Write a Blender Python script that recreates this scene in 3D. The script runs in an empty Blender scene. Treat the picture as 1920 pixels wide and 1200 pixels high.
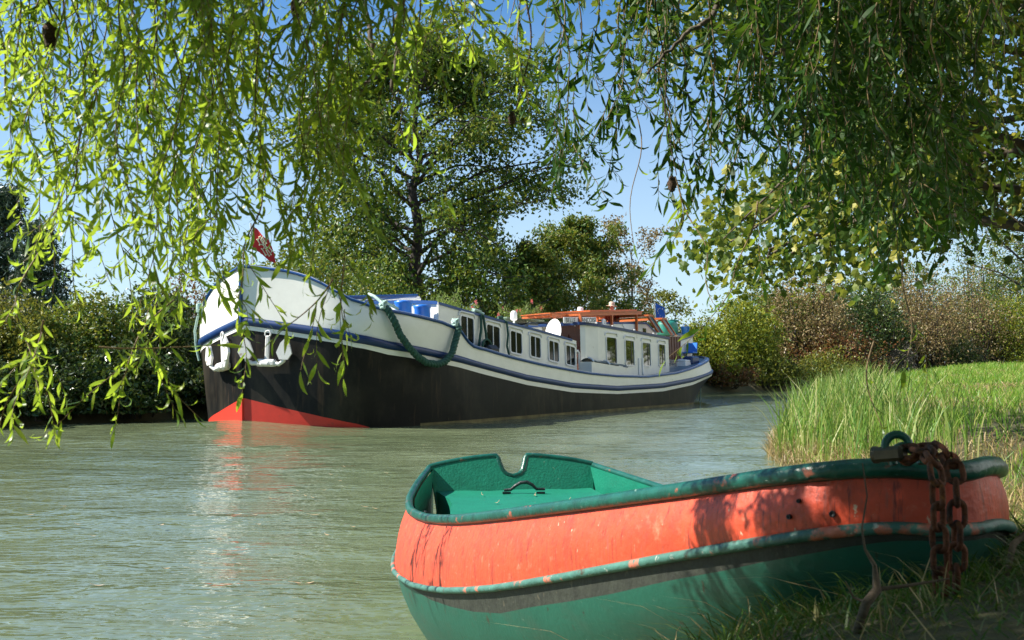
import bpy, math, random
import numpy as np
from mathutils import Vector, Matrix

SC = bpy.context.scene
COL = SC.collection
R = math.radians

# ------------------------------------------------------------------ camera
F_PX, EYE, PITCH = 1900.0, 1.25, math.atan(92 / 1900.0)
cam_d = bpy.data.cameras.new('camera')
cam_d.sensor_width = 36.0
cam_d.lens = 36.0 * F_PX / 1920.0
cam_d.clip_start, cam_d.clip_end = 0.05, 3000
cam_d.dof.use_dof = True
cam_d.dof.focus_distance = 9.0
cam_d.dof.aperture_fstop = 14.0
cam = bpy.data.objects.new('camera', cam_d)
cam.location = (0, 0, EYE)
cam.rotation_euler = (math.pi / 2 + PITCH, 0, 0)
COL.objects.link(cam)
SC.camera = cam

# ------------------------------------------------------------------ light
SUN = Vector((-1.0, 0.0, 0.96)).normalized()
SUN_EL = math.asin(SUN.z)
SUN_AZ = math.atan2(SUN.x, SUN.y)
world = bpy.data.worlds.new('World')
SC.world = world
world.use_nodes = True
nt = world.node_tree
nt.nodes.clear()
wo = nt.nodes.new('ShaderNodeOutputWorld')
bg = nt.nodes.new('ShaderNodeBackground')
sky = nt.nodes.new('ShaderNodeTexSky')
sky.sky_type = 'NISHITA'
sky.sun_disc = False
sky.sun_elevation = SUN_EL
sky.sun_rotation = SUN_AZ
sky.air_density = 1.0
sky.dust_density = 0.15
sky.ozone_density = 2.6
tc = nt.nodes.new('ShaderNodeTexCoord')
mp = nt.nodes.new('ShaderNodeMapping')
mp.inputs['Scale'].default_value = (1.6, 1.6, 7.0)
no = nt.nodes.new('ShaderNodeTexNoise')
no.inputs['Scale'].default_value = 1.7
no.inputs['Detail'].default_value = 7
no.inputs['Roughness'].default_value = 0.6
cr = nt.nodes.new('ShaderNodeValToRGB')
cr.color_ramp.elements[0].position = 0.50
cr.color_ramp.elements[1].position = 0.88
cr.color_ramp.elements[1].color = (0.75, 0.75, 0.75, 1)
mx = nt.nodes.new('ShaderNodeMixRGB')
mx.inputs[2].default_value = (6.2, 7.4, 8.2, 1)
gain = nt.nodes.new('ShaderNodeMixRGB')
gain.blend_type = 'MULTIPLY'
gain.inputs[0].default_value = 1.0
gain.inputs[2].default_value = (0.70, 1.08, 1.34, 1)
nt.links.new(tc.outputs['Generated'], mp.inputs['Vector'])
nt.links.new(mp.outputs['Vector'], no.inputs['Vector'])
nt.links.new(no.outputs['Fac'], cr.inputs['Fac'])
sx = nt.nodes.new('ShaderNodeSeparateXYZ')
nt.links.new(tc.outputs['Generated'], sx.inputs['Vector'])
hz = nt.nodes.new('ShaderNodeValToRGB')
hz.color_ramp.elements[0].position = 0.0
hz.color_ramp.elements[0].color = (.85, .85, .85, 1)
hz.color_ramp.elements[1].position = 0.34
hz.color_ramp.elements[1].color = (0, 0, 0, 1)
nt.links.new(sx.outputs['Z'], hz.inputs['Fac'])
mxm = nt.nodes.new('ShaderNodeMath')
mxm.operation = 'MAXIMUM'
nt.links.new(cr.outputs['Color'], mxm.inputs[0])
nt.links.new(hz.outputs['Color'], mxm.inputs[1])
# unseen bright cloud bank, added on the right to fill the shaded sides
rt = nt.nodes.new('ShaderNodeValToRGB')
rt.color_ramp.elements[0].position = 0.56
rt.color_ramp.elements[0].color = (0, 0, 0, 1)
rt.color_ramp.elements[1].position = 0.80
rt.color_ramp.elements[1].color = (.9, .9, .9, 1)
nt.links.new(sx.outputs['X'], rt.inputs['Fac'])
mxr = nt.nodes.new('ShaderNodeMixRGB')
mxr.inputs[2].default_value = (11.5, 11.5, 11.0, 1)
nt.links.new(rt.outputs['Color'], mxr.inputs[0])
nt.links.new(mx.outputs['Color'], mxr.inputs[1])
nt.links.new(mxm.outputs[0], mx.inputs[0])
nt.links.new(sky.outputs['Color'], gain.inputs[1])
nt.links.new(gain.outputs['Color'], mx.inputs[1])
nt.links.new(mxr.outputs['Color'], bg.inputs['Color'])
nt.links.new(bg.outputs['Background'], wo.inputs['Surface'])
bg.inputs['Strength'].default_value = 0.054

sun_d = bpy.data.lights.new('sun', 'SUN')
sun_d.energy = 4.7
sun_d.angle = R(0.55)
sun_d.color = (1.0, 0.94, 0.84)
sun = bpy.data.objects.new('sun', sun_d)
sun.rotation_euler = (-SUN).to_track_quat('-Z', 'Y').to_euler()
sun.location = (-30, 0, 30)
COL.objects.link(sun)

SC.view_settings.view_transform = 'Standard'
SC.view_settings.look = 'None'
SC.view_settings.exposure = 1.25
SC.view_settings.gamma = 1.0
SC.render.engine = 'CYCLES'
SC.cycles.max_bounces = 8
SC.cycles.transmission_bounces = 4
SC.cycles.transparent_max_bounces = 6
SC.cycles.caustics_reflective = False
SC.cycles.caustics_refractive = False
try:
    SC.cycles.use_denoising = True
except Exception:
    pass

# ------------------------------------------------------------------ helpers
_c, _s = math.cos(PITCH), math.sin(PITCH)
def ray(px, py):
    a, b = px - 960.0, 600.0 - py
    return Vector((a, F_PX * _c - b * _s, F_PX * _s + b * _c))
def at(px, py, Y):
    """world point seen at photo pixel (px, py) at depth Y"""
    r = ray(px, py)
    return Vector((0, 0, EYE)) + r * (Y / r.y)

class MB:
    """collects shapes for one mesh object"""
    def __init__(self):
        self.v, self.f, self.m, self.sm = [], [], [], []
    def add(self, verts, faces, mi=0, smooth=False):
        o = len(self.v)
        self.v += [tuple(p) for p in verts]
        for f in faces:
            self.f.append([i + o for i in f])
            self.m.append(mi)
            self.sm.append(smooth)
        return self
    def box(self, c, s, M=None, mi=0, bev=0.0):
        x, y, z = s[0] / 2, s[1] / 2, s[2] / 2
        b = min(bev, x * .9, y * .9, z * .9)
        if b <= 0:
            vs = [Vector((i * x, j * y, k * z)) for k in (-1, 1) for j in (-1, 1) for i in (-1, 1)]
            fs = [(0, 2, 3, 1), (4, 5, 7, 6), (0, 1, 5, 4), (2, 6, 7, 3), (0, 4, 6, 2), (1, 3, 7, 5)]
        else:
            ring = [(-x + b, -y), (x - b, -y), (x, -y + b), (x, y - b), (x - b, y), (-x + b, y), (-x, y - b), (-x, -y + b)]
            ins = [(-x + b, -y + b), (x - b, -y + b), (x - b, -y + b), (x - b, y - b), (x - b, y - b), (-x + b, y - b), (-x + b, y - b), (-x + b, -y + b)]
            vs = [Vector((p[0], p[1], -z)) for p in ins] + [Vector((p[0], p[1], -z + b)) for p in ring] + \
                 [Vector((p[0], p[1], z - b)) for p in ring] + [Vector((p[0], p[1], z)) for p in ins]
            fs = [tuple(range(7, -1, -1)), tuple(range(24, 32))]
            for k in range(3):
                for i in range(8):
                    j = (i + 1) % 8
                    fs.append((k * 8 + i, k * 8 + j, k * 8 + 8 + j, k * 8 + 8 + i))
        c = Vector(c)
        vs = [(M @ p if M is not None else p) + c for p in vs]
        return self.add(vs, fs, mi)
    def tube(self, pts, rad, n=8, mi=0, caps=True, closed=False):
        pts = [Vector(p) for p in pts]
        N = len(pts)
        rad = [rad] * N if not hasattr(rad, '__len__') else list(rad)
        vs, fs = [], []
        up = None
        for i, p in enumerate(pts):
            a = pts[(i - 1) % N] if (closed or i > 0) else p
            b = pts[(i + 1) % N] if (closed or i < N - 1) else p
            t = (b - a)
            t = t.normalized() if t.length > 1e-9 else Vector((0, 0, 1))
            if up is None:
                up = t.orthogonal().normalized()
            up = (up - t * up.dot(t))
            up = up.normalized() if up.length > 1e-6 else t.orthogonal().normalized()
            w = t.cross(up)
            for k in range(n):
                an = 2 * math.pi * k / n
                vs.append(p + (up * math.cos(an) + w * math.sin(an)) * rad[i])
        for i in range(N if closed else N - 1):
            for k in range(n):
                k2 = (k + 1) % n
                i2 = (i + 1) % N
                fs.append((i * n + k, i * n + k2, i2 * n + k2, i2 * n + k))
        self.add(vs, fs, mi, True)
        if caps and not closed:
            self.add(vs[:n], [tuple(range(n - 1, -1, -1))], mi)
            self.add(vs[-n:], [tuple(range(n))], mi)
        return self
    def lathe(self, prof, c, n=20, mi=0, M=None, smooth=True):
        vs, fs = [], []
        for r, z in prof:
            for k in range(n):
                a = 2 * math.pi * k / n
                vs.append(Vector((r * math.cos(a), r * math.sin(a), z)))
        for i in range(len(prof) - 1):
            for k in range(n):
                k2 = (k + 1) % n
                fs.append((i * n + k, i * n + k2, i * n + n + k2, i * n + n + k))
        fs.append(tuple(range(n - 1, -1, -1)))
        fs.append(tuple((len(prof) - 1) * n + k for k in range(n)))
        c = Vector(c)
        return self.add([(M @ p if M is not None else p) + c for p in vs], fs, mi, smooth)
    def grid(self, rows, mi=0, smooth=True, flip=False, wrap=False):
        n = len(rows[0])
        vs = [p for r in rows for p in r]
        fs = []
        for i in range(len(rows) - 1):
            for k in range(n if wrap else n - 1):
                k2 = (k + 1) % n
                q = (i * n + k, i * n + k2, (i + 1) * n + k2, (i + 1) * n + k)
                fs.append(q[::-1] if flip else q)
        return self.add(vs, fs, mi, smooth)
    def prism(self, poly, a, b, axis='y', mi=0):
        """closed polygon (u,w) extruded between a and b along axis"""
        def P(u, w, t):
            return {'y': (u, t, w), 'x': (t, u, w), 'z': (u, w, t)}[axis]
        n = len(poly)
        vs = [P(u, w, a) for u, w in poly] + [P(u, w, b) for u, w in poly]
        fs = [tuple(range(n)), tuple(range(2 * n - 1, n - 1, -1))]
        for i in range(n):
            j = (i + 1) % n
            fs.append((j, i, n + i, n + j))
        return self.add(vs, fs, mi)
    def build(self, name, mats, parent=None, off=None, fix=True):
        me = bpy.data.meshes.new(name)
        v = self.v if off is None else [(p[0] - off[0], p[1] - off[1], p[2] - off[2]) for p in self.v]
        me.from_pydata(v, [], self.f)
        for m in (mats if isinstance(mats, (list, tuple)) else [mats]):
            me.materials.append(m)
        me.polygons.foreach_set('material_index', self.m)
        me.polygons.foreach_set('use_smooth', self.sm)
        me.update()
        if fix:
            import bmesh
            bm = bmesh.new()
            bm.from_mesh(me)
            bmesh.ops.recalc_face_normals(bm, faces=bm.faces)
            bm.to_mesh(me)
            bm.free()
        ob = bpy.data.objects.new(name, me)
        COL.objects.link(ob)
        if parent is not None:
            ob.parent = parent
        return ob

def np_mesh(name, V, Q, mats, parent=None, smooth=False, T=None, off=None, mi=None):
    """mesh from numpy arrays: V (n,3), Q (m,4) quads, T (k,3) triangles"""
    V = np.asarray(V, np.float32).reshape(-1, 3)
    if off is not None:
        V = V - np.array(off, np.float32)
    Q = np.zeros((0, 4), np.int32) if Q is None else np.asarray(Q, np.int32)
    T = np.zeros((0, 3), np.int32) if T is None else np.asarray(T, np.int32)
    me = bpy.data.meshes.new(name)
    me.vertices.add(len(V))
    me.vertices.foreach_set('co', V.ravel())
    me.loops.add(Q.size + T.size)
    me.loops.foreach_set('vertex_index', np.concatenate([Q.ravel(), T.ravel()]).astype(np.int32))
    n = len(Q) + len(T)
    me.polygons.add(n)
    st = np.concatenate([np.arange(len(Q)) * 4, Q.size + np.arange(len(T)) * 3]).astype(np.int32)
    me.polygons.foreach_set('loop_start', st)
    try:
        me.polygons.foreach_set('loop_total', np.concatenate([np.full(len(Q), 4), np.full(len(T), 3)]).astype(np.int32))
    except Exception:
        pass
    me.polygons.foreach_set('use_smooth', np.full(n, smooth))
    for m in (mats if isinstance(mats, (list, tuple)) else [mats]):
        me.materials.append(m)
    if mi is not None:
        me.polygons.foreach_set('material_index', np.asarray(mi, np.int32))
    me.update(calc_edges=True)
    me.validate()
    ob = bpy.data.objects.new(name, me)
    COL.objects.link(ob)
    if parent is not None:
        ob.parent = parent
    return ob

def tag(o, label=None, cat=None, group=None, kind=None):
    for k, val in (('label', label), ('category', cat), ('group', group), ('kind', kind)):
        if val:
            o[k] = val
    return o
def empty(name, loc=(0, 0, 0), rot=(0, 0, 0)):
    o = bpy.data.objects.new(name, None)
    o.location = loc
    o.rotation_euler = rot
    o.empty_display_size = 0.2
    COL.objects.link(o)
    return o

# ------------------------------------------------------------------ materials
def N(nt, kind, **kw):
    n = nt.nodes.new(kind)
    for k, v in kw.items():
        if k in n.inputs:
            n.inputs[k].default_value = v
        else:
            setattr(n, k, v)
    return n
def ramp(nt, stops):
    n = nt.nodes.new('ShaderNodeValToRGB')
    e = n.color_ramp.elements
    while len(e) < len(stops):
        e.new(0.5)
    for i, (p, c) in enumerate(stops):
        e[i].position = p
        e[i].color = (c[0], c[1], c[2], 1) if hasattr(c, '__len__') else (c, c, c, 1)
    return n
def new_mat(name):
    m = bpy.data.materials.new(name)
    m.use_nodes = True
    t = m.node_tree
    b = t.nodes['Principled BSDF']
    return m, t, b
def paint(name, col, rough=0.45, spots=None, spot_scale=6.0, spot_lo=.62, spot_hi=.7, var=.12, var_scale=3.0,
          bump=.0, bump_scale=60.0, stretch=(1, 1, 1), metal=0.0, spec=0.5, streak=None):
    m, t, b = new_mat(name)
    co = N(t, 'ShaderNodeTexCoord')
    mpn = N(t, 'ShaderNodeMapping')
    mpn.inputs['Scale'].default_value = stretch
    t.links.new(co.outputs['Object'], mpn.inputs['Vector'])
    n1 = N(t, 'ShaderNodeTexNoise', Scale=var_scale, Detail=6.0, Roughness=.6)
    t.links.new(mpn.outputs['Vector'], n1.inputs['Vector'])
    lo = [c * (1 - var) for c in col]
    hi = [min(1, c * (1 + var)) for c in col]
    r1 = ramp(t, [(.3, lo), (.7, hi)])
    t.links.new(n1.outputs['Fac'], r1.inputs['Fac'])
    out = r1.outputs['Color']
    for sp in ([(spots, spot_scale, spot_lo, spot_hi, (1, 1, 1))] if spots else []) + (streak or []):
        c2, sc, l2, h2, stv = sp
        mp2 = N(t, 'ShaderNodeMapping')
        mp2.inputs['Scale'].default_value = stv
        mp2.inputs['Location'].default_value = (sc * .37, l2 * 9.1, sc * .11)
        t.links.new(co.outputs['Object'], mp2.inputs['Vector'])
        n2 = N(t, 'ShaderNodeTexNoise', Scale=sc, Detail=8.0, Roughness=.65)
        t.links.new(mp2.outputs['Vector'], n2.inputs['Vector'])
        r2 = ramp(t, [(l2, 0.0), (h2, 1.0)])
        t.links.new(n2.outputs['Fac'], r2.inputs['Fac'])
        mxn = N(t, 'ShaderNodeMixRGB')
        mxn.inputs[2].default_value = (*c2, 1)
        t.links.new(r2.outputs['Color'], mxn.inputs[0])
        t.links.new(out, mxn.inputs[1])
        out = mxn.outputs['Color']
    t.links.new(out, b.inputs['Base Color'])
    b.inputs['Roughness'].default_value = rough
    b.inputs['Metallic'].default_value = metal
    b.inputs['Specular IOR Level'].default_value = spec
    if bump:
        n3 = N(t, 'ShaderNodeTexNoise', Scale=bump_scale, Detail=5.0)
        t.links.new(mpn.outputs['Vector'], n3.inputs['Vector'])
        bp = N(t, 'ShaderNodeBump', Strength=bump, Distance=.01)
        t.links.new(n3.outputs['Fac'], bp.inputs['Height'])
        t.links.new(bp.outputs['Normal'], b.inputs['Normal'])
    return m
def leaf_mat(name, cols, trans=.38, tcol=(.35, .42, .03), rough=.45, spec=.35):
    """colour varies from leaf to leaf"""
    m, t, b = new_mat(name)
    g = N(t, 'ShaderNodeNewGeometry')
    n = len(cols)
    r = ramp(t, [((i + .5) / n, c) for i, c in enumerate(cols)])
    t.links.new(g.outputs['Random Per Island'], r.inputs['Fac'])
    t.links.new(r.outputs['Color'], b.inputs['Base Color'])
    b.inputs['Roughness'].default_value = rough
    b.inputs['Specular IOR Level'].default_value = spec
    tr = N(t, 'ShaderNodeBsdfTranslucent')
    mc = N(t, 'ShaderNodeMixRGB')
    mc.inputs[0].default_value = .55
    mc.inputs[2].default_value = (*tcol, 1)
    t.links.new(r.outputs['Color'], mc.inputs[1])
    t.links.new(mc.outputs['Color'], tr.inputs['Color'])
    mxs = N(t, 'ShaderNodeMixShader')
    mxs.inputs[0].default_value = trans
    t.links.new(b.outputs['BSDF'], mxs.inputs[1])
    t.links.new(tr.outputs['BSDF'], mxs.inputs[2])
    t.links.new(mxs.outputs['Shader'], t.nodes['Material Output'].inputs['Surface'])
    return m
def glass_mat(name, col=(.012, .014, .012), rough=.06, var=None):
    m, t, b = new_mat(name)
    b.inputs['Base Color'].default_value = (*col, 1)
    b.inputs['Roughness'].default_value = rough
    b.inputs['Specular IOR Level'].default_value = .35
    return m

M = {}
M['white'] = paint('white_paint', (.82, .81, .735), .42, var=.05, streak=[((.36, .28, .18), 2.2, .66, .80, (1, 1, 1)), ((.45, .42, .36), 7, .66, .86, (1.5, 1.5, .18))])
M['white_clean'] = paint('white_gloss', (.80, .80, .79), .35, var=.03)
M['blue'] = paint('blue_paint', (.004, .055, .21), .35, var=.18, spots=(.04, .11, .19), spot_scale=5, spot_lo=.6, spot_hi=.8)
M['blue_band'] = paint('blue_band_paint', (.003, .028, .115), .38, var=.2, spots=(.04, .075, .13), spot_scale=7, spot_lo=.62, spot_hi=.8)
M['blue_bright'] = paint('bright_blue_paint', (.02, .17, .62), .35, var=.15)
M['black_hull'] = paint('black_hull_paint', (.006, .0062, .006), .48, spec=.2, var=.4, var_scale=2.0, bump=.35, bump_scale=2.2, streak=[((.040, .034, .024), 1.4, .46, .72, (.5, 1, .4)), ((.075, .048, .028), 6, .56, .78, (1, 1, .10)), ((.10, .08, .05), 14, .68, .80, (1, 1, .25)), ((.002, .002, .002), 3, .60, .70, (1, 1, .05))])
M['grime'] = paint('waterline_grime', (.15, .12, .045), .8, var=.5, var_scale=3)
M['red_boot'] = paint('red_boot_paint', (.62, .035, .018), .5, var=.1, spots=(.30, .05, .03), spot_scale=9, spot_lo=.62, spot_hi=.75)
M['wood'] = paint('varnished_wood', (.50, .12, .028), .4, var=.35, var_scale=4, stretch=(.6, 8, 8))
M['wood_dark'] = paint('dark_wood', (.10, .028, .014), .45, var=.35, var_scale=5, stretch=(8, 8, .6))
M['glass'] = glass_mat('dark_window_glass')
M['glass_blue'] = glass_mat('windscreen_glass', (.10, .16, .24), .08)
M['curtain_glass'] = glass_mat('mirror_window_glass', (.035, .05, .012), .03)
M['curtain_glass'].node_tree.nodes['Principled BSDF'].inputs['Specular IOR Level'].default_value = 1.0
M['curtain_glass'].node_tree.nodes['Principled BSDF'].inputs['Coat Weight'].default_value = .6
M['rubber'] = paint('black_rubber', (.012, .012, .013), .5)
M['deck'] = paint('blue_grey_deck', (.10, .17, .22), .6, var=.2)
M['roof'] = paint('pale_roof_paint', (.42, .42, .38), .6, var=.12)
M['teal'] = paint('teal_plastic', (.02, .22, .17), .45)
M['hatch'] = paint('grey_green_cover', (.10, .13, .12), .6)
M['boxgreen'] = paint('grey_green_paint', (.16, .24, .17), .55)
M['rope'] = paint('green_rope', (.025, .085, .06), .85, var=.5, var_scale=25, bump=.6, bump_scale=120)
M['rope_pale'] = paint('pale_rope', (.34, .48, .42), .85, var=.3, var_scale=30)
M['tan'] = paint('tan_canvas', (.48, .38, .24), .8)
M['anchor'] = paint('anchor_white_paint', (.72, .71, .68), .5, var=.08, streak=[((.28, .13, .06), 7, .60, .70, (1, 1, 1))])
M['flag_red'] = paint('red_flag_cloth', (.62, .03, .03), .8)
M['flag_white'] = paint('white_flag_cloth', (.80, .76, .55), .8)
M['flag_blue'] = paint('blue_flag_cloth', (.01, .10, .50), .8)
M['ink'] = paint('black_lettering', (.012, .012, .015), .5)
M['skin'] = paint('skin', (.45, .25, .17), .6)
M['hat'] = paint('straw_hat', (.55, .42, .32), .8)
M['shirt'] = paint('dark_red_shirt', (.20, .03, .02), .8)
M['shirt2'] = paint('pale_shirt', (.55, .55, .55), .8)
M['trousers'] = paint('dark_trousers', (.03, .04, .06), .8)
# rowing boat
M['coral'] = paint('coral_red_paint', (.62, .070, .026), .5, var=.16, var_scale=9, bump=.25, bump_scale=55,
                   streak=[((.64, .19, .11), 22, .58, .76, (1, 1, 1)), ((.34, .045, .022), 9, .52, .70, (1, 1, 1)), ((.22, .03, .018), 34, .56, .66, (2.4, 2.4, .22)), ((.42, .08, .05), 30, .58, .68, (2.2, 2.2, .35)), ((.62, .42, .30), 55, .66, .70, (1, 1, .6)), ((.03, .018, .014), 24, .69, .715, (1, 1, .6))])
M['green_rim'] = paint('green_rim_paint', (.006, .078, .055), .33, var=.35, var_scale=14, bump=.35, bump_scale=45,
                       streak=[((.30, .09, .05), 11, .61, .66, (1, 1, 1)), ((.20, .34, .28), 30, .64, .70, (1, 1, 1))])
M['green_rail'] = paint('worn_green_rail_paint', (.05, .15, .12), .5, var=.3, var_scale=14, bump=.5, bump_scale=40,
                        streak=[((.55, .16, .10), 9, .57, .63, (1, 1, 1)), ((.06, .05, .03), 18, .62, .68, (1, 1, 1)), ((.42, .44, .38), 26, .63, .68, (1, 1, 1))])
M['green_in'] = paint('green_inner_paint', (.008, .17, .105), .42, var=.14, var_scale=10, bump=.3, bump_scale=70,
                      streak=[((.55, .42, .30), 40, .70, .73, (1, 1, 1)), ((.30, .07, .03), 28, .73, .76, (1, 1, 1))])
M['green_hull'] = paint('green_hull_paint', (.009, .098, .064), .45, var=.1, var_scale=6, bump=.15, bump_scale=50,
                        streak=[((.02, .09, .06), 5, .50, .66, (1, 1, 2.5)), ((.03, .025, .012), 26, .68, .71, (1, 1, 1)), ((.05, .03, .015), 5, .63, .68, (4, 4, .5)), ((.10, .20, .15), 40, .66, .71, (.4, .4, 2))])
M['grime_rail_shade'] = paint('dark_grime_rail_shade', (.022, .026, .018), .7, var=.5, var_scale=25, bump=.3, bump_scale=60, streak=[((.10, .09, .06), 34, .62, .70, (1, 1, .6))])  # grime with the rub rail's shadow painted into its dark tone
M['rust'] = paint('rusty_iron', (.14, .045, .018), .8, var=.5, var_scale=40, bump=.7, bump_scale=90, metal=.3,
                  streak=[((.035, .02, .014), 30, .50, .62, (1, 1, 1)), ((.32, .12, .03), 22, .63, .72, (1, 1, 1))])
M['brass'] = paint('old_brass', (.10, .085, .06), .5, var=.3, var_scale=30, metal=.7)
M['iron'] = paint('dark_iron', (.012, .02, .02), .5, bump=.4)
# nature
M['bark'] = paint('bark', (.085, .065, .045), .9, var=.45, var_scale=6, bump=1.0, bump_scale=25, stretch=(1, 1, .35))
M['bark_dark'] = paint('dark_bark', (.035, .028, .022), .9, var=.4, var_scale=6, bump=1.0, bump_scale=25, stretch=(1, 1, .35))
M['twig'] = paint('willow_twig', (.16, .105, .04), .7, var=.4, var_scale=8)
M['gall'] = paint('brown_gall', (.05, .028, .014), .95, var=.6, var_scale=40, bump=1.0, bump_scale=60)
M['dead'] = paint('dead_wood', (.12, .085, .055), .9, var=.4, var_scale=20, bump=.8, bump_scale=60)
M['willow'] = leaf_mat('willow_leaf', [(.022, .070, .010), (.04, .11, .013), (.065, .15, .018), (.10, .18, .018), (.17, .22, .02)], trans=.46, tcol=(.55, .70, .04), rough=.38)
M['willow_shaded'] = leaf_mat('shaded_willow_leaf', [(.012, .044, .008), (.020, .064, .010), (.032, .088, .012), (.06, .115, .014)], trans=.30, tcol=(.18, .32, .02), rough=.5, spec=.22)  # darker copy of the willow leaf; canopy shade is in the colour
M['willow_sunlit'] = leaf_mat('sunlit_willow_leaf', [(0.059, 0.146, 0.018), (0.098, 0.202, 0.023), (0.156, 0.258, 0.026), (0.244, 0.302, 0.033)], trans=.52, tcol=(.66, .86, .06), rough=.38)  # brighter copy of the willow leaf; sunlight is put into the colour
M['maple'] = leaf_mat('maple_leaf', [(.025, .060, .010), (.035, .080, .012), (.05, .10, .014), (.08, .13, .018), (.16, .19, .025), (.30, .28, .04)], trans=.32, tcol=(.34, .40, .04))
M['lf_big'] = leaf_mat('broad_tree_leaf', [(0.024, 0.071, 0.011), (0.039, 0.104, 0.013), (0.062, 0.132, 0.016), (0.097, 0.180, 0.018), (0.211, 0.226, 0.020)], trans=.3, tcol=(.24, .28, .02))
M['lf_mid'] = leaf_mat('speckled_tree_leaf', [(0.027, 0.084, 0.012), (0.048, 0.123, 0.016), (0.085, 0.168, 0.022), (0.162, 0.213, 0.035), (0.209, 0.190, 0.035)], trans=.3, tcol=(.34, .36, .03))
M['lf_dark'] = leaf_mat('dark_shrub_leaf', [(0.021, 0.054, 0.013), (0.037, 0.083, 0.017), (0.058, 0.109, 0.019), (0.093, 0.115, 0.023)], trans=.2, tcol=(.14, .18, .02), rough=.35, spec=.5)
M['lf_olive'] = leaf_mat('olive_shrub_leaf', [(0.050, 0.093, 0.013), (0.095, 0.139, 0.018), (0.151, 0.186, 0.022), (0.239, 0.233, 0.028)], trans=.3, tcol=(.3, .26, .03))
M['lf_yel'] = leaf_mat('yellow_green_leaf', [(0.071, 0.139, 0.015), (0.143, 0.217, 0.022), (0.226, 0.279, 0.028), (0.321, 0.327, 0.033)], trans=.35, tcol=(.4, .36, .03))
M['lf_red'] = leaf_mat('red_brown_leaf', [(0.099, 0.057, 0.018), (0.176, 0.071, 0.022), (0.220, 0.081, 0.030), (0.165, 0.133, 0.030), (0.110, 0.114, 0.025)], trans=.25, tcol=(.3, .12, .03))
M['lf_brown'] = leaf_mat('brown_seed_leaf', [(.17, .125, .05), (.26, .19, .085), (.34, .25, .12), (.16, .16, .04)], trans=.25, tcol=(.32, .2, .07))
M['lf_grey'] = leaf_mat('grey_seed_leaf', [(.14, .12, .09), (.22, .19, .15), (.30, .26, .20), (.10, .10, .06)], trans=.2, tcol=(.3, .25, .18))
M['lf_conif'] = leaf_mat('blue_green_needle', [(0.013, 0.036, 0.019), (0.026, 0.058, 0.031), (0.046, 0.085, 0.048), (0.078, 0.117, 0.072)], trans=.15, tcol=(.1, .16, .06), rough=.4)
M['lf_straw'] = leaf_mat('straw', [(.30, .22, .09), (.38, .27, .13), (.22, .18, .07)], trans=.3, tcol=(.5, .36, .14))
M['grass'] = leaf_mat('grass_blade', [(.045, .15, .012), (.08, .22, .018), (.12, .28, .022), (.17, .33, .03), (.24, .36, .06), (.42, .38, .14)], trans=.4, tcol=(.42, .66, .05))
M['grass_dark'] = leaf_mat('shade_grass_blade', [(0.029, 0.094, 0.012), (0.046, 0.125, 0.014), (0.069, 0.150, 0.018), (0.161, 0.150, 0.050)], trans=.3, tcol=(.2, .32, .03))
M['straw_grass'] = leaf_mat('dry_grass_blade', [(0.390, 0.286, 0.130), (0.520, 0.390, 0.208), (0.312, 0.234, 0.091), (0.195, 0.117, 0.065), (0.208, 0.221, 0.052)], trans=.25, tcol=(.5, .38, .16))
M['reed'] = leaf_mat('reed_blade', [(0.062, 0.156, 0.024), (0.100, 0.216, 0.034), (0.150, 0.276, 0.042), (0.225, 0.324, 0.072), (0.413, 0.408, 0.168)], trans=.4, tcol=(.38, .54, .08))
M['plant'] = leaf_mat('potted_plant_leaf', [(.07, .13, .03), (.11, .18, .04), (.18, .24, .06)], trans=.35, tcol=(.4, .5, .08))
M['flower'] = leaf_mat('pink_petal', [(.60, .12, .13), (.70, .22, .22)], trans=.2, tcol=(.7, .2, .2))
M['fleaf'] = leaf_mat('fallen_leaf', [(.60, .55, .42), (.70, .66, .58), (.45, .30, .14), (.50, .42, .16)], trans=.1, tcol=(.5, .4, .2))
M['dandelion'] = leaf_mat('yellow_petal', [(.65, .38, .01), (.7, .45, .02)], trans=.2, tcol=(.7, .5, .02))

# ------------------------------------------------------------------ setting: ground, water
rng = np.random.default_rng(7)
NEAR = np.array([(-60, -20), (-30, -6), (-8, -.2), (-2.5, .9), (-.6, 1.55), (.05, 2.35), (.6, 3.0), (1.5, 3.6), (2.6, 4.4), (3.4, 6.0),
                 (3.75, 8.2), (3.45, 11), (3.57, 14.06), (4.6, 18), (6.1, 22.1), (9, 30), (14, 42), (21, 54), (34, 70), (60, 95),
                 (300, 260), (300, -80), (-60, -80)], float)
FAR = np.array([(-120, -60), (-30, 7), (-11.3, 22.4), (-9.1, 24.3), (-7.9, 26.0), (-3.3, 33.5), (2, 42.3), (10.5, 54), (14, 58),
                (17.3, 61.1), (24, 68), (40, 86), (260, 260), (260, 700), (-600, 700), (-600, -60)], float)
def signed(P, poly, nshore):
    """distance from the water's edge, positive on land; only the first nshore edges are shore"""
    P = np.asarray(P, float)
    d = np.full(len(P), 1e9)
    for i in range(nshore):
        a, b = poly[i], poly[i + 1]
        ab = b - a
        t = np.clip(((P - a) @ ab) / (ab @ ab), 0, 1)
        d = np.minimum(d, np.hypot(*(P - (a + t[:, None] * ab)).T))
    ins = np.zeros(len(P), bool)
    n = len(poly)
    for i in range(n):
        a, b = poly[i], poly[(i + 1) % n]
        c = ((a[1] > P[:, 1]) != (b[1] > P[:, 1]))
        with np.errstate(divide='ignore', invalid='ignore'):
            xx = (b[0] - a[0]) * (P[:, 1] - a[1]) / (b[1] - a[1] + 1e-12) + a[0]
        ins ^= c & (P[:, 0] < xx)
    return np.where(ins, d, -d)
_k = rng.uniform(-1, 1, (10, 2))
_p = rng.uniform(0, 6.28, 10)
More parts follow.
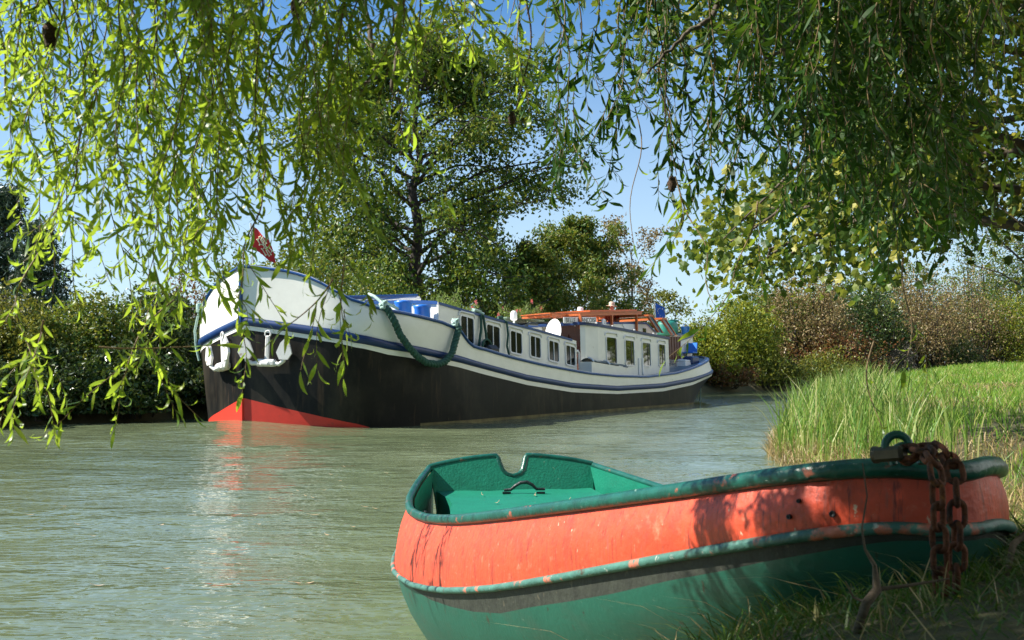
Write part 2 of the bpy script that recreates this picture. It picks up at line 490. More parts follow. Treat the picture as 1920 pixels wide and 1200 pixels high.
def lump(P, s=1.0):
    v = 0
    for i in range(10):
        f = s * (1.2 + i * .9)
        v = v + np.sin(P @ (_k[i] * f) + _p[i]) / (1.5 + i)
    return v / 3.0
def near_h(P):
    P = np.asarray(P, float)
    d = signed(P, NEAR, 20)
    y = P[:, 1]
    s = np.clip((y - 2.5) / 4.5, 0, 1)
    s = s * s * (3 - 2 * s)
    top = .955 * (1 - s) + (.34 + .022 * np.clip(y - 8, 0, 60)) * s
    wid = .38 * (1 - s) + 1.3 * s
    h = np.where(d > 0, top * (1 - np.exp(-np.maximum(d, 0) / wid)), np.maximum(-1.2, d * .9))
    return h + np.where(d > .1, lump(P, 1.3) * .05 * np.clip(d, 0, 1), 0)
def far_h(P):
    P = np.asarray(P, float)
    d = signed(P, FAR, 12)
    h = np.where(d > 0, .75 * (1 - np.exp(-np.maximum(d, 0) / .7)) + .006 * np.clip(d, 0, 60), np.maximum(-1.2, d * .9))
    return h + np.where(d > .2, lump(P, .6) * .10, 0)

def ground_mat():
    m, t, b = new_mat('earth_and_turf')
    co = N(t, 'ShaderNodeTexCoord')
    n1 = N(t, 'ShaderNodeTexNoise', Scale=1.3, Detail=8.0, Roughness=.65)
    n2 = N(t, 'ShaderNodeTexNoise', Scale=22.0, Detail=6.0, Roughness=.7)
    for n in (n1, n2):
        t.links.new(co.outputs['Object'], n.inputs['Vector'])
    r1 = ramp(t, [(.35, (.06, .085, .02)), (.55, (.10, .11, .03)), (.7, (.20, .15, .07))])
    r2 = ramp(t, [(.35, (.03, .022, .014)), (.6, (.10, .075, .045)), (.75, (.24, .18, .11))])
    t.links.new(n1.outputs['Fac'], r1.inputs['Fac'])
    t.links.new(n2.outputs['Fac'], r2.inputs['Fac'])
    mxn = N(t, 'ShaderNodeMixRGB')
    mxn.inputs[0].default_value = .6
    t.links.new(r1.outputs['Color'], mxn.inputs[1])
    t.links.new(r2.outputs['Color'], mxn.inputs[2])
    t.links.new(mxn.outputs['Color'], b.inputs['Base Color'])
    b.inputs['Roughness'].default_value = .95
    bp = N(t, 'ShaderNodeBump', Strength=.9, Distance=.03)
    t.links.new(n2.outputs['Fac'], bp.inputs['Height'])
    t.links.new(bp.outputs['Normal'], b.inputs['Normal'])
    return m
M['ground'] = ground_mat()
def sheet(name, xs, ys, hf, mat):
    X, Y = np.meshgrid(xs, ys)
    P = np.c_[X.ravel(), Y.ravel()]
    Z = hf(P)
    V = np.c_[P, Z]
    nx, ny = len(xs), len(ys)
    i = np.arange(nx * ny).reshape(ny, nx)
    Q = np.c_[i[:-1, :-1].ravel(), i[:-1, 1:].ravel(), i[1:, 1:].ravel(), i[1:, :-1].ravel()]
    keep = Z[Q].max(1) > -1.15
    o = np_mesh(name, V, Q[keep], mat, smooth=True)
    o['kind'] = 'structure'
    return o
sheet('ground', np.concatenate([np.linspace(-60, -4, 20), np.linspace(-3.8, 6, 130), np.linspace(6.3, 30, 70), np.linspace(32, 300, 30)]),
      np.concatenate([np.linspace(-80, -3, 15), np.linspace(-2.5, 6, 120), np.linspace(6.2, 40, 120), np.linspace(42, 260, 40)]), near_h, M['ground'])
sheet('far_bank', np.concatenate([np.linspace(-600, -42, 20), np.linspace(-40, 40, 200), np.linspace(45, 260, 20)]),
      np.concatenate([np.linspace(-60, 10, 15), np.linspace(11, 95, 200), np.linspace(100, 700, 25)]), far_h, M['ground'])

BOW = Vector((-5.72, 21.60, 0))
def water_mat():
    m, t, b = new_mat('murky_canal_water')
    co = N(t, 'ShaderNodeTexCoord')
    mp1 = N(t, 'ShaderNodeMapping')
    mp1.inputs['Scale'].default_value = (.80, 1.55, 1)
    mp1.inputs['Rotation'].default_value = (0, 0, R(8))
    t.links.new(co.outputs['Object'], mp1.inputs['Vector'])
    n1 = N(t, 'ShaderNodeTexNoise', Scale=2.3, Detail=1.2, Roughness=.4, Distortion=.35)
    n2 = N(t, 'ShaderNodeTexNoise', Scale=10.0, Detail=1.5, Roughness=.5, Distortion=.3)
    n3 = N(t, 'ShaderNodeTexNoise', Scale=.25, Detail=2.0)
    for n in (n1, n2, n3):
        t.links.new(mp1.outputs['Vector'], n.inputs['Vector'])
    mm = N(t, 'ShaderNodeMath', operation='MULTIPLY_ADD')
    mm.inputs[1].default_value = .40
    t.links.new(n2.outputs['Fac'], mm.inputs[0])
    t.links.new(n1.outputs['Fac'], mm.inputs[2])
    bp = N(t, 'ShaderNodeBump', Strength=1.0, Distance=.040)
    t.links.new(mm.outputs[0], bp.inputs['Height'])
    t.links.new(bp.outputs['Normal'], b.inputs['Normal'])
    r = ramp(t, [(.35, (.110, .140, .072)), (.65, (.135, .165, .090))])
    t.links.new(n3.outputs['Fac'], r.inputs['Fac'])
    t.links.new(r.outputs['Color'], b.inputs['Base Color'])
    b.inputs['Roughness'].default_value = .06
    b.inputs['IOR'].default_value = 1.33
    b.inputs['Specular IOR Level'].default_value = 1.0
    return m
M['water'] = water_mat()
def water():
    ang = np.linspace(-1.25, 1.25, 300)
    dist = np.concatenate([np.geomspace(.6, 60, 260), np.geomspace(63, 900, 20)])
    A, D = np.meshgrid(ang, dist)
    X, Y = D * np.sin(A), D * np.cos(A) - .6
    Z = .15 * np.exp(-(((X - BOW.x) ** 2 + (Y - BOW.y) ** 2) / 1.7 ** 2))
    for fx, fy, am, ph in ((.9, 2.6, .010, 0), (-.7, 3.3, .009, 1), (1.9, 4.7, .006, 2), (.3, 1.1, .008, 3.3), (2.6, 7.1, .004, 4), (-2.2, 6.2, .0045, 5)):
        Z += am * np.sin(fx * X + fy * Y + ph + .8 * np.sin(.5 * X - .3 * Y)) * np.clip(1.4 - D / 50, 0, 1)
    V = np.c_[X.ravel(), Y.ravel(), Z.ravel()]
    n, k = len(dist), len(ang)
    i = np.arange(n * k).reshape(n, k)
    Q = np.c_[i[:-1, :-1].ravel(), i[:-1, 1:].ravel(), i[1:, 1:].ravel(), i[1:, :-1].ravel()]
    o = np_mesh('water', V, Q, M['water'], smooth=True)
    o['kind'] = 'structure'
water()

# ------------------------------------------------------------------ barge (own frame: x from stem to stern, -y the near side, z up)
BL = 24.4
BTH = R(31)
barge = empty('barge', (-5.72, 21.604, 0), (R(-1.5), 0, math.pi / 2 - BTH))
tag(barge, 'long white and black canal barge with blue bands, rows of windows and red boot topping', 'barge')
PX = [0, .3, .6, .8, 1.1, 1.5, 2, 2.6, 3.2, 18.6]
PW = [0, .95, 1.83, 2.2, 2.5, 2.7, 2.85, 2.93, 2.95, 2.95]
def tab(*pairs):
    xs, zs = [p[0] for p in pairs], [p[1] for p in pairs]
    return lambda x: float(np.interp(x, xs, zs))
z_rail = tab((0, 3.50), (.2, 3.43), (.35, 3.36), (.5, 3.24), (.6, 3.12), (.75, 2.9), (.95, 2.70), (1.25, 2.56), (1.6, 2.475), (2.05, 2.42), (2.57, 2.35),
             (3.19, 2.274), (3.78, 2.157), (4.0, 2.07), (4.12, 1.97), (4.29, 1.845), (4.5, 1.755), (4.75, 1.715), (5.02, 1.685), (5.56, 1.605), (6.26, 1.508),
             (7.82, 1.328), (10.42, 1.10), (12.42, 1.005), (14.72, .967), (17.29, 1.08), (18.73, 1.24), (20.36, 1.44), (22, 1.62), (24.4, 1.80))
z_su = tab((0, 2.37), (.1, 2.32), (.33, 2.20), (.57, 2.075), (.95, 1.925), (1.61, 1.774), (3.17, 1.578), (3.83, 1.495), (4.87, 1.326), (7, 1.03), (9.5, .79),
           (12.4, .665), (15.9, .70), (18.7, .87), (20.6, 1.04), (24.4, 1.36))
z_sl = tab((0, 2.19), (.1, 2.14), (.57, 1.885), (.95, 1.74), (1.6, 1.60), (3.83, 1.33), (4.87, 1.18), (7, .875), (9.5, .64), (12.4, .51), (15.9, .54), (18.7, .71), (20.5, .90), (24.4, 1.22))
z_wl = tab((0, 2.10), (.1, 2.05), (.57, 1.80), (.95, 1.65), (1.6, 1.49), (3.83, 1.22), (4.87, 1.055), (7, .762), (9.5, .525), (12.4, .42), (15.9, .43), (18.7, .61), (20.5, .80), (24.4, 1.12))
z_red = tab((0, .64), (.17, .515), (.39, .36), (.63, .21), (.87, .11), (1.3, -.02), (1.8, -.2), (2.5, -.5), (BL, -.5))
def bw(x):
    b = min(max((x - 18.6) / (BL - 18.6), 0), 1)
    return float(np.interp(x, PX, PW)) * max(0.0, 1 - b ** 2.3) ** .5
def bwz(x, z):
    fb = max(0, 1 - x / 4.0)
    k = 1.0
    if z < 2.1:
        k -= .17 * fb * (2.1 - z) / 2.1
    elif z > 2.25:
        k -= .22 * fb * (z - 2.25) / 1.2
    fs = min(max((x - 18.4) / (BL - 18.4), 0), 1)
    if z < .95:
        k -= .8 * fs ** 1.3 * min(1.2, (.95 - z) / 1.0)
    elif z > z_su(x):
        k -= .10 * fs * (z - z_su(x)) / .5
    return bw(x) * max(k, 0)
def sp(x, z, off, sg):
    """point on the hull side, pushed outward by off"""
    e = .02
    x0, x1 = max(0, x - e), min(BL, x + e)
    s = (bwz(x1, z) - bwz(x0, z)) / (x1 - x0)
    s = max(-8, min(8, s))
    q = math.hypot(1, s)
    y = bwz(x, z)
    return (x - off * s / q, sg * max(0.0, y + off / q), z)
ST = [0, .08, .16, .25, .35, .45, .55, .65, .75, .85, .95, 1.1, 1.25, 1.4, 1.6, 1.8, 2.05, 2.3, 2.6, 2.9, 3.2, 3.5, 3.78, 3.9, 4.0, 4.06, 4.12, 4.2, 4.29, 4.38, 4.5,
      4.62, 4.75, 5.02, 5.56, 6.26] + [7 + .6 * i for i in range(20)] + [18.8, 19.3, 19.8, 20.3, 20.8, 21.3, 21.8, 22.2, 22.6, 23, 23.3, 23.6, 23.85, 24.05, 24.2, 24.32, 24.4]
def band(mb, za, zb, n, sg, mi, off=0.0):
    rows = []
    for x in ST:
        a, b = za(x), zb(x)
        rows.append([sp(x, a + (b - a) * i / n, off, sg) for i in range(n + 1)])
    mb.grid(rows, mi)
hull = MB()
for sg in (-1, 1):
    band(hull, lambda x: -.55, z_red, 3, sg, 1)
    band(hull, z_red, lambda x: z_wl(x), 6, sg, 0)
    rows = [[sp(x, -.30, .004, sg), sp(x, -.012, .004, sg)] for x in ST if 2.3 < x < 20.5]
    hull.grid(rows, 2)
hull.build('hull', [M['black_hull'], M['red_boot'], M['grime']], barge)
bulw = MB()
for sg in (-1, 1):
    band(bulw, z_wl, z_sl, 1, sg, 0, .012)
    band(bulw, z_su, z_rail, 5, sg, 0)
    band(bulw, lambda x: z_rail(x) - (.75 if x < 4 else .25), lambda x: z_rail(x) - .01, 2, sg, 0, -.09)
bulw.build('bulwark', M['white'], barge, fix=False)
def strip(za, zb, o1, o2):
    mb = MB()
    for sg in (-1, 1):
        rows = []
        for x in ST:
            a, b = za(x), zb(x)
            rows.append([sp(x, a, o1, sg), sp(x, a + .02, o2, sg), sp(x, (a + b) / 2, o2 + .015, sg), sp(x, b - .02, o2, sg), sp(x, b, o1, sg)])
        mb.grid(rows, 0, wrap=True)
    return mb
strip(lambda x: z_sl(x), lambda x: z_su(x), -.01, .05).build('rub_strake', M['blue_band'], barge)
strip(lambda x: z_rail(x) - .095, lambda x: z_rail(x) + .004, -.12, .035).build('rail', M['blue'], barge)
stem = MB()
stem.box((-.035, 0, 2.85), (.07, .05, 1.32))
stem.build('stem_bar', M['blue'], barge)
keel = MB()
keel.prism([(-.035, .63), (.02, .63), (.02, 2.1), (-.035, 2.1)], -.022, .022)
keel.prism([(-.035, -.5), (.02, -.5), (.02, .63), (-.035, .63)], -.022, .022, mi=1)
keel.build('stem_ridge', [M['black_hull'], M['red_boot']], barge)
deck = MB()
rows = []
for x in ST:
    z = z_rail(x) - (.62 if x < 3.9 else .12 if x < 18.8 else .06)
    y = max(0, bwz(x, z_rail(x)) - .1)
    rows.append([(x + .02, -y, z), (x + .02, -y * .5, z + .04), (x + .02, y * .5, z + .04), (x + .02, y, z)])
deck.grid(rows, 0)
deck.build('deck', M['deck'], barge)

# fore cabin ------------------------------------------------
CY = 2.2
roofF = tab((4.16, 2.78), (5.02, 2.68), (5.85, 2.59), (6.96, 2.47), (8.72, 2.30), (10.18, 2.15), (11.25, 2.03))
fc = MB()
xs = [4.16, 4.7, 5.3, 5.85, 6.4, 6.96, 7.8, 8.72, 9.5, 10.18, 10.7, 11.25]
rows = [[(x, -CY, .7), (x, -CY, roofF(x)), (x, -CY * .5, roofF(x) + .09), (x, 0, roofF(x) + .12), (x, CY * .5, roofF(x) + .09), (x, CY, roofF(x)), (x, CY, .7)] for x in xs]
fc.grid(rows, 0, smooth=False)
for x in (4.16, 11.25):
    r = roofF(x)
    fc.add([(x, -CY, .7), (x, -CY, r), (x, -CY * .5, r + .09), (x, 0, r + .12), (x, CY * .5, r + .09), (x, CY, r), (x, CY, .7)], [(0, 1, 2, 3, 4, 5, 6)])
fc.box((4.15, -CY, 2.1), (.05, .05, 1.34))
foc = fc.build('fore_cabin', M['white'], barge)
ed = MB()
for sg in (-1, 1):
    rows = [[(x, sg * (CY - .05), roofF(x) + .035), (x, sg * (CY + .03), roofF(x) + .012), (x, sg * (CY + .03), roofF(x) - .045), (x, sg * (CY + .004), roofF(x) - .05)] for x in np.linspace(4.12, 10.95, 20)]
    ed.grid(rows, 0, smooth=False)
rows = [[(4.13, y, roofF(4.16) + .12 * (1 - (y / CY) ** 2) + .03), (4.12, y, roofF(4.16) + .12 * (1 - (y / CY) ** 2) - .05)] for y in np.linspace(-CY, CY, 12)]
ed.grid(rows, 0)
ed.build('roof_edge', M['blue'], foc)
def rrect(u0, u1, w0a, w0b, w1a, w1b, r=.07, n=4):
    """rounded quad: lower edge w0a..w0b, upper edge w1a..w1b between u0 and u1"""
    out = []
    cs = [(u0 + r, w0a + r, 180), (u1 - r, w0b + r, 270), (u1 - r, w1b - r, 0), (u0 + r, w1a - r, 90)]
    for cx, cy, a0 in cs:
        for i in range(n + 1):
            a = R(a0 + 90 * i / n)
            out.append((cx + r * math.cos(a), cy + r * math.sin(a)))
    return out
def window(par, x0, x1, zb0, zb1, zt0, zt1, y, glass, brow=.11, label=None, mull=True, fw=.045):
    yo = y
    fr = MB()
    o = rrect(x0 - fw, x1 + fw, zb0 - fw, zb1 - fw, zt0 + fw, zt1 + fw, .10)
    i_ = rrect(x0, x1, zb0, zb1, zt0, zt1, .06)
    n = len(o)
    vs = [(u, yo - .005, w_) for u, w_ in o] + [(u, yo - .03, w_) for u, w_ in o] + [(u, yo - .03, w_) for u, w_ in i_] + [(u, yo - .004, w_) for u, w_ in i_]
    fs = []
    for k in range(3):
        for q in range(n):
            j = (q + 1) % n
            fs.append((k * n + q, k * n + j, k * n + n + j, k * n + n + q))
    fr.add(vs, fs)
    if mull:
        xm = (x0 + x1) / 2
        fr.box((xm, yo - .016, (zb0 + zb1 + zt0 + zt1) / 4), (.028, .02, (zt0 + zt1 - zb0 - zb1) / 2 + .02))
    f = fr.build('window', M['white_clean'], par)
    if label:
        f['label'] = label
    p = MB()
    p.prism(i_, yo - .009, yo + .01)
    p.build('pane', glass, f)
    d = MB()
    zt = lambda x: zt0 + (zt1 - zt0) * (x - x0) / (x1 - x0)
    pts = [(x0 - .09, yo - .012, zt(x0) + brow - .10), (x0 - .06, yo - .02, zt(x0) + brow - .025), (x0 - .0, yo - .03, zt(x0) + brow)] + \
          [(x1 + .0, yo - .03, zt(x1) + brow), (x1 + .06, yo - .02, zt(x1) + brow - .025), (x1 + .09, yo - .012, zt(x1) + brow - .10)]
    d.tube(pts, .022, 6)
    d.build('drip_rail', M['white_clean'], f)
    return f
for x0, x1, zb0, zb1, zt0, zt1 in [(5.08, 5.64, 1.86, 1.80, 2.50, 2.45), (6.26, 6.87, 1.765, 1.71, 2.335, 2.275), (7.43, 8.0, 1.65, 1.60, 2.21, 2.15),
                                   (8.48, 9.03, 1.55, 1.50, 2.105, 2.05), (9.53, 10.09, 1.455, 1.40, 2.0, 1.945), (10.55, 11.1, 1.34, 1.295, 1.885, 1.83)]:
    window(foc, x0, x1, zb0, zb1, zt0, zt1, -CY, M['glass'])
gr = MB()
gr.tube([(11.26, -CY + .03, 1.72), (11.38, -CY + .03, 1.74), (11.46, -CY + .03, 1.66), (11.48, -CY + .03, 1.15)], .035, 8)
gr.build('grab_rail', M['white_clean'], foc)
# side hatch box
hb = MB()
hb.prism([(11.38, 1.40), (14.0, 1.22), (13.98, .72), (11.38, .72)], -2.62, -2.22)
hbx = hb.build('locker', M['white'], barge)
hc = MB()
hc.grid([[(11.42 + 2.55 * i / 10, -2.64 + .42 * j / 4, 1.42 - .18 * i / 10 + .10 * math.sin(math.pi * j / 4) * (1 - .25 * math.sin(i * math.pi / 5) ** 2)) for j in range(5)] for i in range(11)])
hc.build('locker_cover', M['hatch'], hbx)
for xx in (11.46, 12.55):
    b_ = MB()
    b_.tube([(xx, -2.66, 1.41 - (xx - 11.4) * .07), (xx + .05, -2.55, 1.50 - (xx - 11.4) * .07), (xx + .16, -2.4, 1.54 - (xx - 11.4) * .07), (xx + .3, -2.24, 1.47 - (xx - 11.4) * .07)], .025, 6)
    b_.build('cover_batten', M['white_clean'], hbx)
# mid cabin ---------------------------------------------------
roofM = tab((11.95, 2.62), (12.7, 2.585), (13.85, 2.535), (15.94, 2.445), (18.42, 2.33))
mc = MB()
foot = [(12.0, -1.95), (12.12, -2.06), (12.7, -2.2), (15, -2.2), (18.42, -2.2), (18.42, 2.2), (15, 2.2), (12.0, 2.2), (12.0, .35), (12.0, -.62), (12.55, -.62), (12.55, -1.95)]
n = len(foot)
vs = [(x, y, .72) for x, y in foot] + [(x, y, roofM(x)) for x, y in foot]
fs = [(i, (i + 1) % n, n + (i + 1) % n, n + i) for i in range(n) if i != 10]
mc.add(vs, fs)
rows = [[(x, y, roofM(x) + .10 * (1 - (y / 2.2) ** 2)) for y in np.linspace(-2.2, 2.2, 9)] for x in (12.0, 12.7, 14, 16, 18.42)]
mid = mc.build('mid_cabin', M['white'], barge, fix=False)
rf = MB()
rf.grid(rows)
for p in rf.v[:0]:
    pass
rf.build('cabin_roof', M['roof'], mid)
de = MB()
de.box((12.53, -1.28, 1.65), (.04, 1.3, 1.9))
de.box((12.46, -1.28, 1.5), (.04, .03, 1.6))
for zz in (1.15, 1.75, 2.3):
    de.box((12.495, -1.28, zz), (.03, 1.2, .06))
de.build('entrance_door', M['wood_dark'], mid)
ed = MB()
pth = [(11.9, 2.2), (11.9, -1.98), (12.06, -2.12), (12.68, -2.235), (15, -2.235), (18.45, -2.235)]
rows = [[(x + .05, y + .06, roofM(x) + .02), (x, y, roofM(x) + .012), (x, y, roofM(x) - .075), (x + .03, y + .04, roofM(x) - .08)] for x, y in pth]
ed.grid(rows, smooth=False)
ed.build('roof_edge', M['blue_band'], mid)
for x0, x1, zb, zt in [(13.28, 14.0, 1.375, 2.20), (14.69, 15.36, 1.32, 2.135), (16.07, 16.72, 1.305, 2.09), (17.47, 18.02, 1.295, 2.06)]:
    window(mid, x0, x1, zb, zb - .005, zt, zt - .02, -2.2, M['curtain_glass'], brow=.15, mull=False, fw=.03)
    m_ = MB()
    m_.box((x1 - .2 if x0 != 13.28 else x1 - .06, -2.212, (zb + zt) / 2), (.05, .012, zt - zb - .04))
    m_.build('window_bar', M['rubber'], mid)
bx = MB()
bx.box((14.62, -2.23, 1.14), (.30, .05, .30), bev=.02)
bx.build('blue_hatch', M['blue_band'], mid)
for xx in (15.75, 16.05):
    p_ = MB()
    p_.box((xx, -2.222, 1.28), (.10, .035, .56), bev=.01)
    p_.build('vent_panel', M['white_clean'], mid)
for xx in (12.75, 13.9, 15.6, 17.2):
    s_ = MB()
    s_.tube([(xx, -2.15, roofM(xx) - .02), (xx, -2.15, roofM(xx) + .07)], .03, 6)
    s_.build('roof_stanchion', M['white_clean'], mid)
# saloon top behind the pergola
st = MB()
st.prism([(13.4, 2.4), (13.5, 2.72), (15.8, 2.80), (18.7, 2.90), (19.6, 2.60), (19.6, 2.3), (13.4, 2.3)], -1.22, 1.3)
sal = st.build('wheelhouse', M['white'], barge)
e_ = MB()
e_.grid([[(x, -1.18, z + .03), (x, -1.25, z + .02), (x, -1.25, z - .04)] for x, z in ((13.5, 2.72), (15.8, 2.80), (18.72, 2.90), (19.6, 2.60))], smooth=False)
e_.build('roof_edge', M['blue'], sal)
e_ = MB()
e_.prism([(16.6, 2.80), (18.1, 2.84), (17.95, 2.64), (16.85, 2.60)], -1.245, -1.225)
e_.build('awning', M['white_clean'], sal)
e_ = MB()
e_.box((18.55, -1.225, 2.60), (.26, .03, .2))
e_.build('small_window', M['glass'], sal)
wp = MB()
wp.box((19.75, -1.86, 1.98), (1.3, .05, .86))
for k in range(5):
    wp.box((19.24 + .26 * k, -1.89, 1.98), (.02, .02, .84))
wp.build('wooden_side_panel', M['wood_dark'], sal)
# name boards
nb = MB()
mr = Matrix.Rotation(R(-2.2), 3, 'Y')
nb.box((11.77, -1.75, 2.69), (.90, .03, .18), mr, bev=.01)
nb.box((12.87, -1.75, 2.735), (1.32, .03, .19), mr, bev=.01)
for xx in (12.1, 12.6, 13.3):
    nb.box((xx, -1.73, 2.62), (.04, .02, .2))
board = nb.build('name_board', M['white_clean'], barge)
for txt, x, z, w_ in (('BELLE', 11.42, 2.612, .62), ('FRANCOISE', 12.225, 2.648, 1.26)):
    cu = bpy.data.curves.new('lettering', 'FONT')
    cu.body = txt
    cu.size = .20
    cu.extrude = .002
    cu.materials.append(M['ink'])
    to = bpy.data.objects.new('lettering', cu)
    COL.objects.link(to)
    to.parent = board
    to.location = (x, -1.769, z)
    to.rotation_euler = (math.pi / 2, R(-2.2), 0)
    bpy.context.view_layer.update()
    bpy.context.view_layer.update()
    to.scale = (w_ / max(to.dimensions.x, .1), 1, 1)
    dg = bpy.context.evaluated_depsgraph_get()
    lm_ = bpy.data.meshes.new_from_object(to.evaluated_get(dg))
    lo = bpy.data.objects.new('lettering', lm_)
    COL.objects.link(lo)
    lo.parent = board
    lo.location, lo.rotation_euler, lo.scale = to.location, to.rotation_euler, to.scale
    bpy.data.objects.remove(to)
lb = MB()
lb.lathe([(.0, 0), (.13, .0), (.15, .03), (.13, .06), (.05, .07), (.05, .02)], (14.75, -1.40, 2.74), 16, M=Matrix.Rotation(R(90), 3, 'X'))
lb.build('round_lamp', M['white_clean'], sal)
# pergola of varnished timber
pg = MB()
def zc(x): return 2.86 + (x - 11.3) * .056
def x0c(y): return 11.35 + .75 * (y + 1.3)
for y in (-1.3, .25):
    pg.prism([(x0c(y), zc(x0c(y)) - .06), (18.1, zc(18.1) - .06), (18.1, zc(18.1) + .03), (x0c(y), zc(x0c(y)) + .03)], y - .04, y + .04)
for k in range(6):
    y = -1.36 + .29 * k
    xa = x0c(y) - .1
    pg.prism([(xa, zc(xa) + .035), (18.2, zc(18.2) + .035), (18.2, zc(18.2) + .065), (xa, zc(xa) + .065)], y, y + .22)
for x in (12.2, 13.4, 14.6, 15.8, 17.0, 18.0):
    pg.box((x, -.53, zc(x) - .03), (.07, 1.46, .06))
pg.box((12.30, -1.56, zc(12.3) - .03), (.07, .56, .06))
per = pg.build('timber_canopy', M['wood'], barge)
pg = MB()
pg.prism([(14.2, zc(14.2) + .075), (18.0, zc(18.0) + .075), (18.0, zc(18.0) + .13), (14.2, zc(14.2) + .13)], -1.2, .1)
pg.build('upper_boards', M['wood'], per)
for x in (11.6, 12.30, 15.65, 17.7):
    for y in (-1.3, .25):
        if y > 0 and x < 12.9:
            continue
        if x == 12.30:
            y = -1.82
        p_ = MB()
        p_.box((x, y, (2.45 + zc(x) - .06) / 2), (.085, .07, zc(x) - .06 - 2.45))
        p_.build('post', M['wood'], per)
# wooden windscreens
for dx, z0 in ((0, 0), (1.25, -.06)):
    q = [(17.95 + dx, 3.10 + z0), (18.42 + dx, 3.10 + z0), (19.35 + dx * 1.05, 2.54 + z0), (18.88 + dx * 1.05, 2.54 + z0)]
    f_ = MB()
    w1 = .07
    f_.prism([q[0], (q[0][0] + w1, q[0][1]), (q[3][0] + w1, q[3][1]), q[3]], -1.65, -1.57)
    f_.prism([(q[1][0] - w1, q[1][1]), q[1], q[2], (q[2][0] - w1, q[2][1])], -1.65, -1.57)
    f_.prism([q[0], q[1], (q[1][0], q[1][1] + .06), (q[0][0], q[0][1] + .06)], -1.66, 1.2)
    ws = f_.build('windscreen', M['wood'], sal)
    g_ = MB()
    g_.prism([(q[0][0] + w1, q[0][1] - .01), (q[1][0] - w1, q[1][1] - .01), (q[2][0] - w1, q[2][1] + .01), (q[3][0] + w1, q[3][1] + .01)], -1.62, -1.60)
    g_.build('pane', M['glass_blue'], ws)
# stern cabin with a rounded end
sc_ = MB()
def sc_plan(n=14, g=0):
    pts = [(20.4, -1.8 - g), (21.6, -1.8 - g)]
    for i in range(1, n):
        a = math.pi * i / n
        pts.append((21.6 + (1.75 + g) * math.sin(a), -(1.8 + g) * math.cos(a)))
    return pts + [(21.6, 1.8 + g), (20.4, 1.8 + g)]
def zs_(x): return 2.32 + (x - 20.4) * .13
sc_.grid([[(x, y, 1.3) for x, y in sc_plan()], [(x, y, zs_(x)) for x, y in sc_plan()]], wrap=True, smooth=False)
stc = sc_.build('stern_cabin', M['white'], barge)
r_ = MB()
pl = sc_plan()
r_.add([(x, y, zs_(x) - .06) for x, y in pl], [tuple(range(len(pl)))])
r_.build('cabin_roof', M['tan'], stc)
r_ = MB()
r_.grid([[(x, y, zs_(x) - .04) for x, y in sc_plan()], [(x, y, zs_(x) - .06) for x, y in sc_plan(g=.05)], [(x, y, zs_(x) + .03) for x, y in sc_plan(g=.05)], [(x, y, zs_(x) + .04) for x, y in sc_plan()]], smooth=False)
r_.build('roof_rim', M['blue'], stc)
for (u0, u1) in ((.28, .47), (.60, .80), (.92, 1.08)):
    def cp(t, g):
        if t < .5:
            return (20.4 + 1.2 * t / .5, -1.8 - g)
        a = (t - .5) * math.pi / 1.6
        return (21.6 + (1.75 + g) * math.sin(a), -(1.8 + g) * math.cos(a))
    w_ = MB()
    w_.grid([[(*cp(t, .03), z) for t in np.linspace(u0 - .03, u1 + .03, 5)] for z in (1.42, zs_(21) - .20)], smooth=False)
    wf = w_.build('window', M['white_clean'], stc)
    w_ = MB()
    w_.grid([[(*cp(t, .045), z) for t in np.linspace(u0, u1, 5)] for z in (1.47, zs_(21) - .25)], smooth=False)
    w_.build('pane', M['glass'], wf)
# bollards on the fore deck
for x, y in ((3.12, -1.95), (3.85, -1.95), (3.12, 1.95), (3.85, 1.95)):
    bo = MB()
    h = .78 if x < 3.5 else .84
    z0 = 1.98 if x < 3.5 else 1.86
    bo.lathe([(.22, 0), (.20, .06), (.19, .12), (.19, h - .08), (.21, h - .05), (.21, h), (.12, h + .02)], (x, y, z0), 18)
    b0 = bo.build('bollard', M['blue_bright'], barge)
    pn = MB()
    pn.tube([(x - .33, y - .02, z0 + h - .26), (x + .33, y + .02, z0 + h - .30)], .022, 6)
    pn.build('bollard_pin', M['iron'], b0)
# lowered spars over the fore deck
for (a, b, rad, mm) in (((3.0, .2, 2.96), (5.7, -.45, 3.14), .05, 'blue'), ((3.1, .1, 2.88), (5.7, -.55, 3.05), .035, 'white_clean'), ((3.4, -.6, 2.86), (5.5, -.55, 3.12), .022, 'blue')):
    s_ = MB()
    s_.tube([a, b], rad, 8)
    s_.build('spar', M[mm], barge)
s_ = MB()
s_.tube([(5.68, -.5, 2.6), (5.68, -.5, 3.12)], .05, 8)
s_.build('spar_crutch', M['white_clean'], barge)
s_ = MB()
s_.tube([(3.1, .1, 1.9), (3.1, .1, 2.95)], .05, 8)
s_.build('spar_crutch', M['white_clean'], barge)
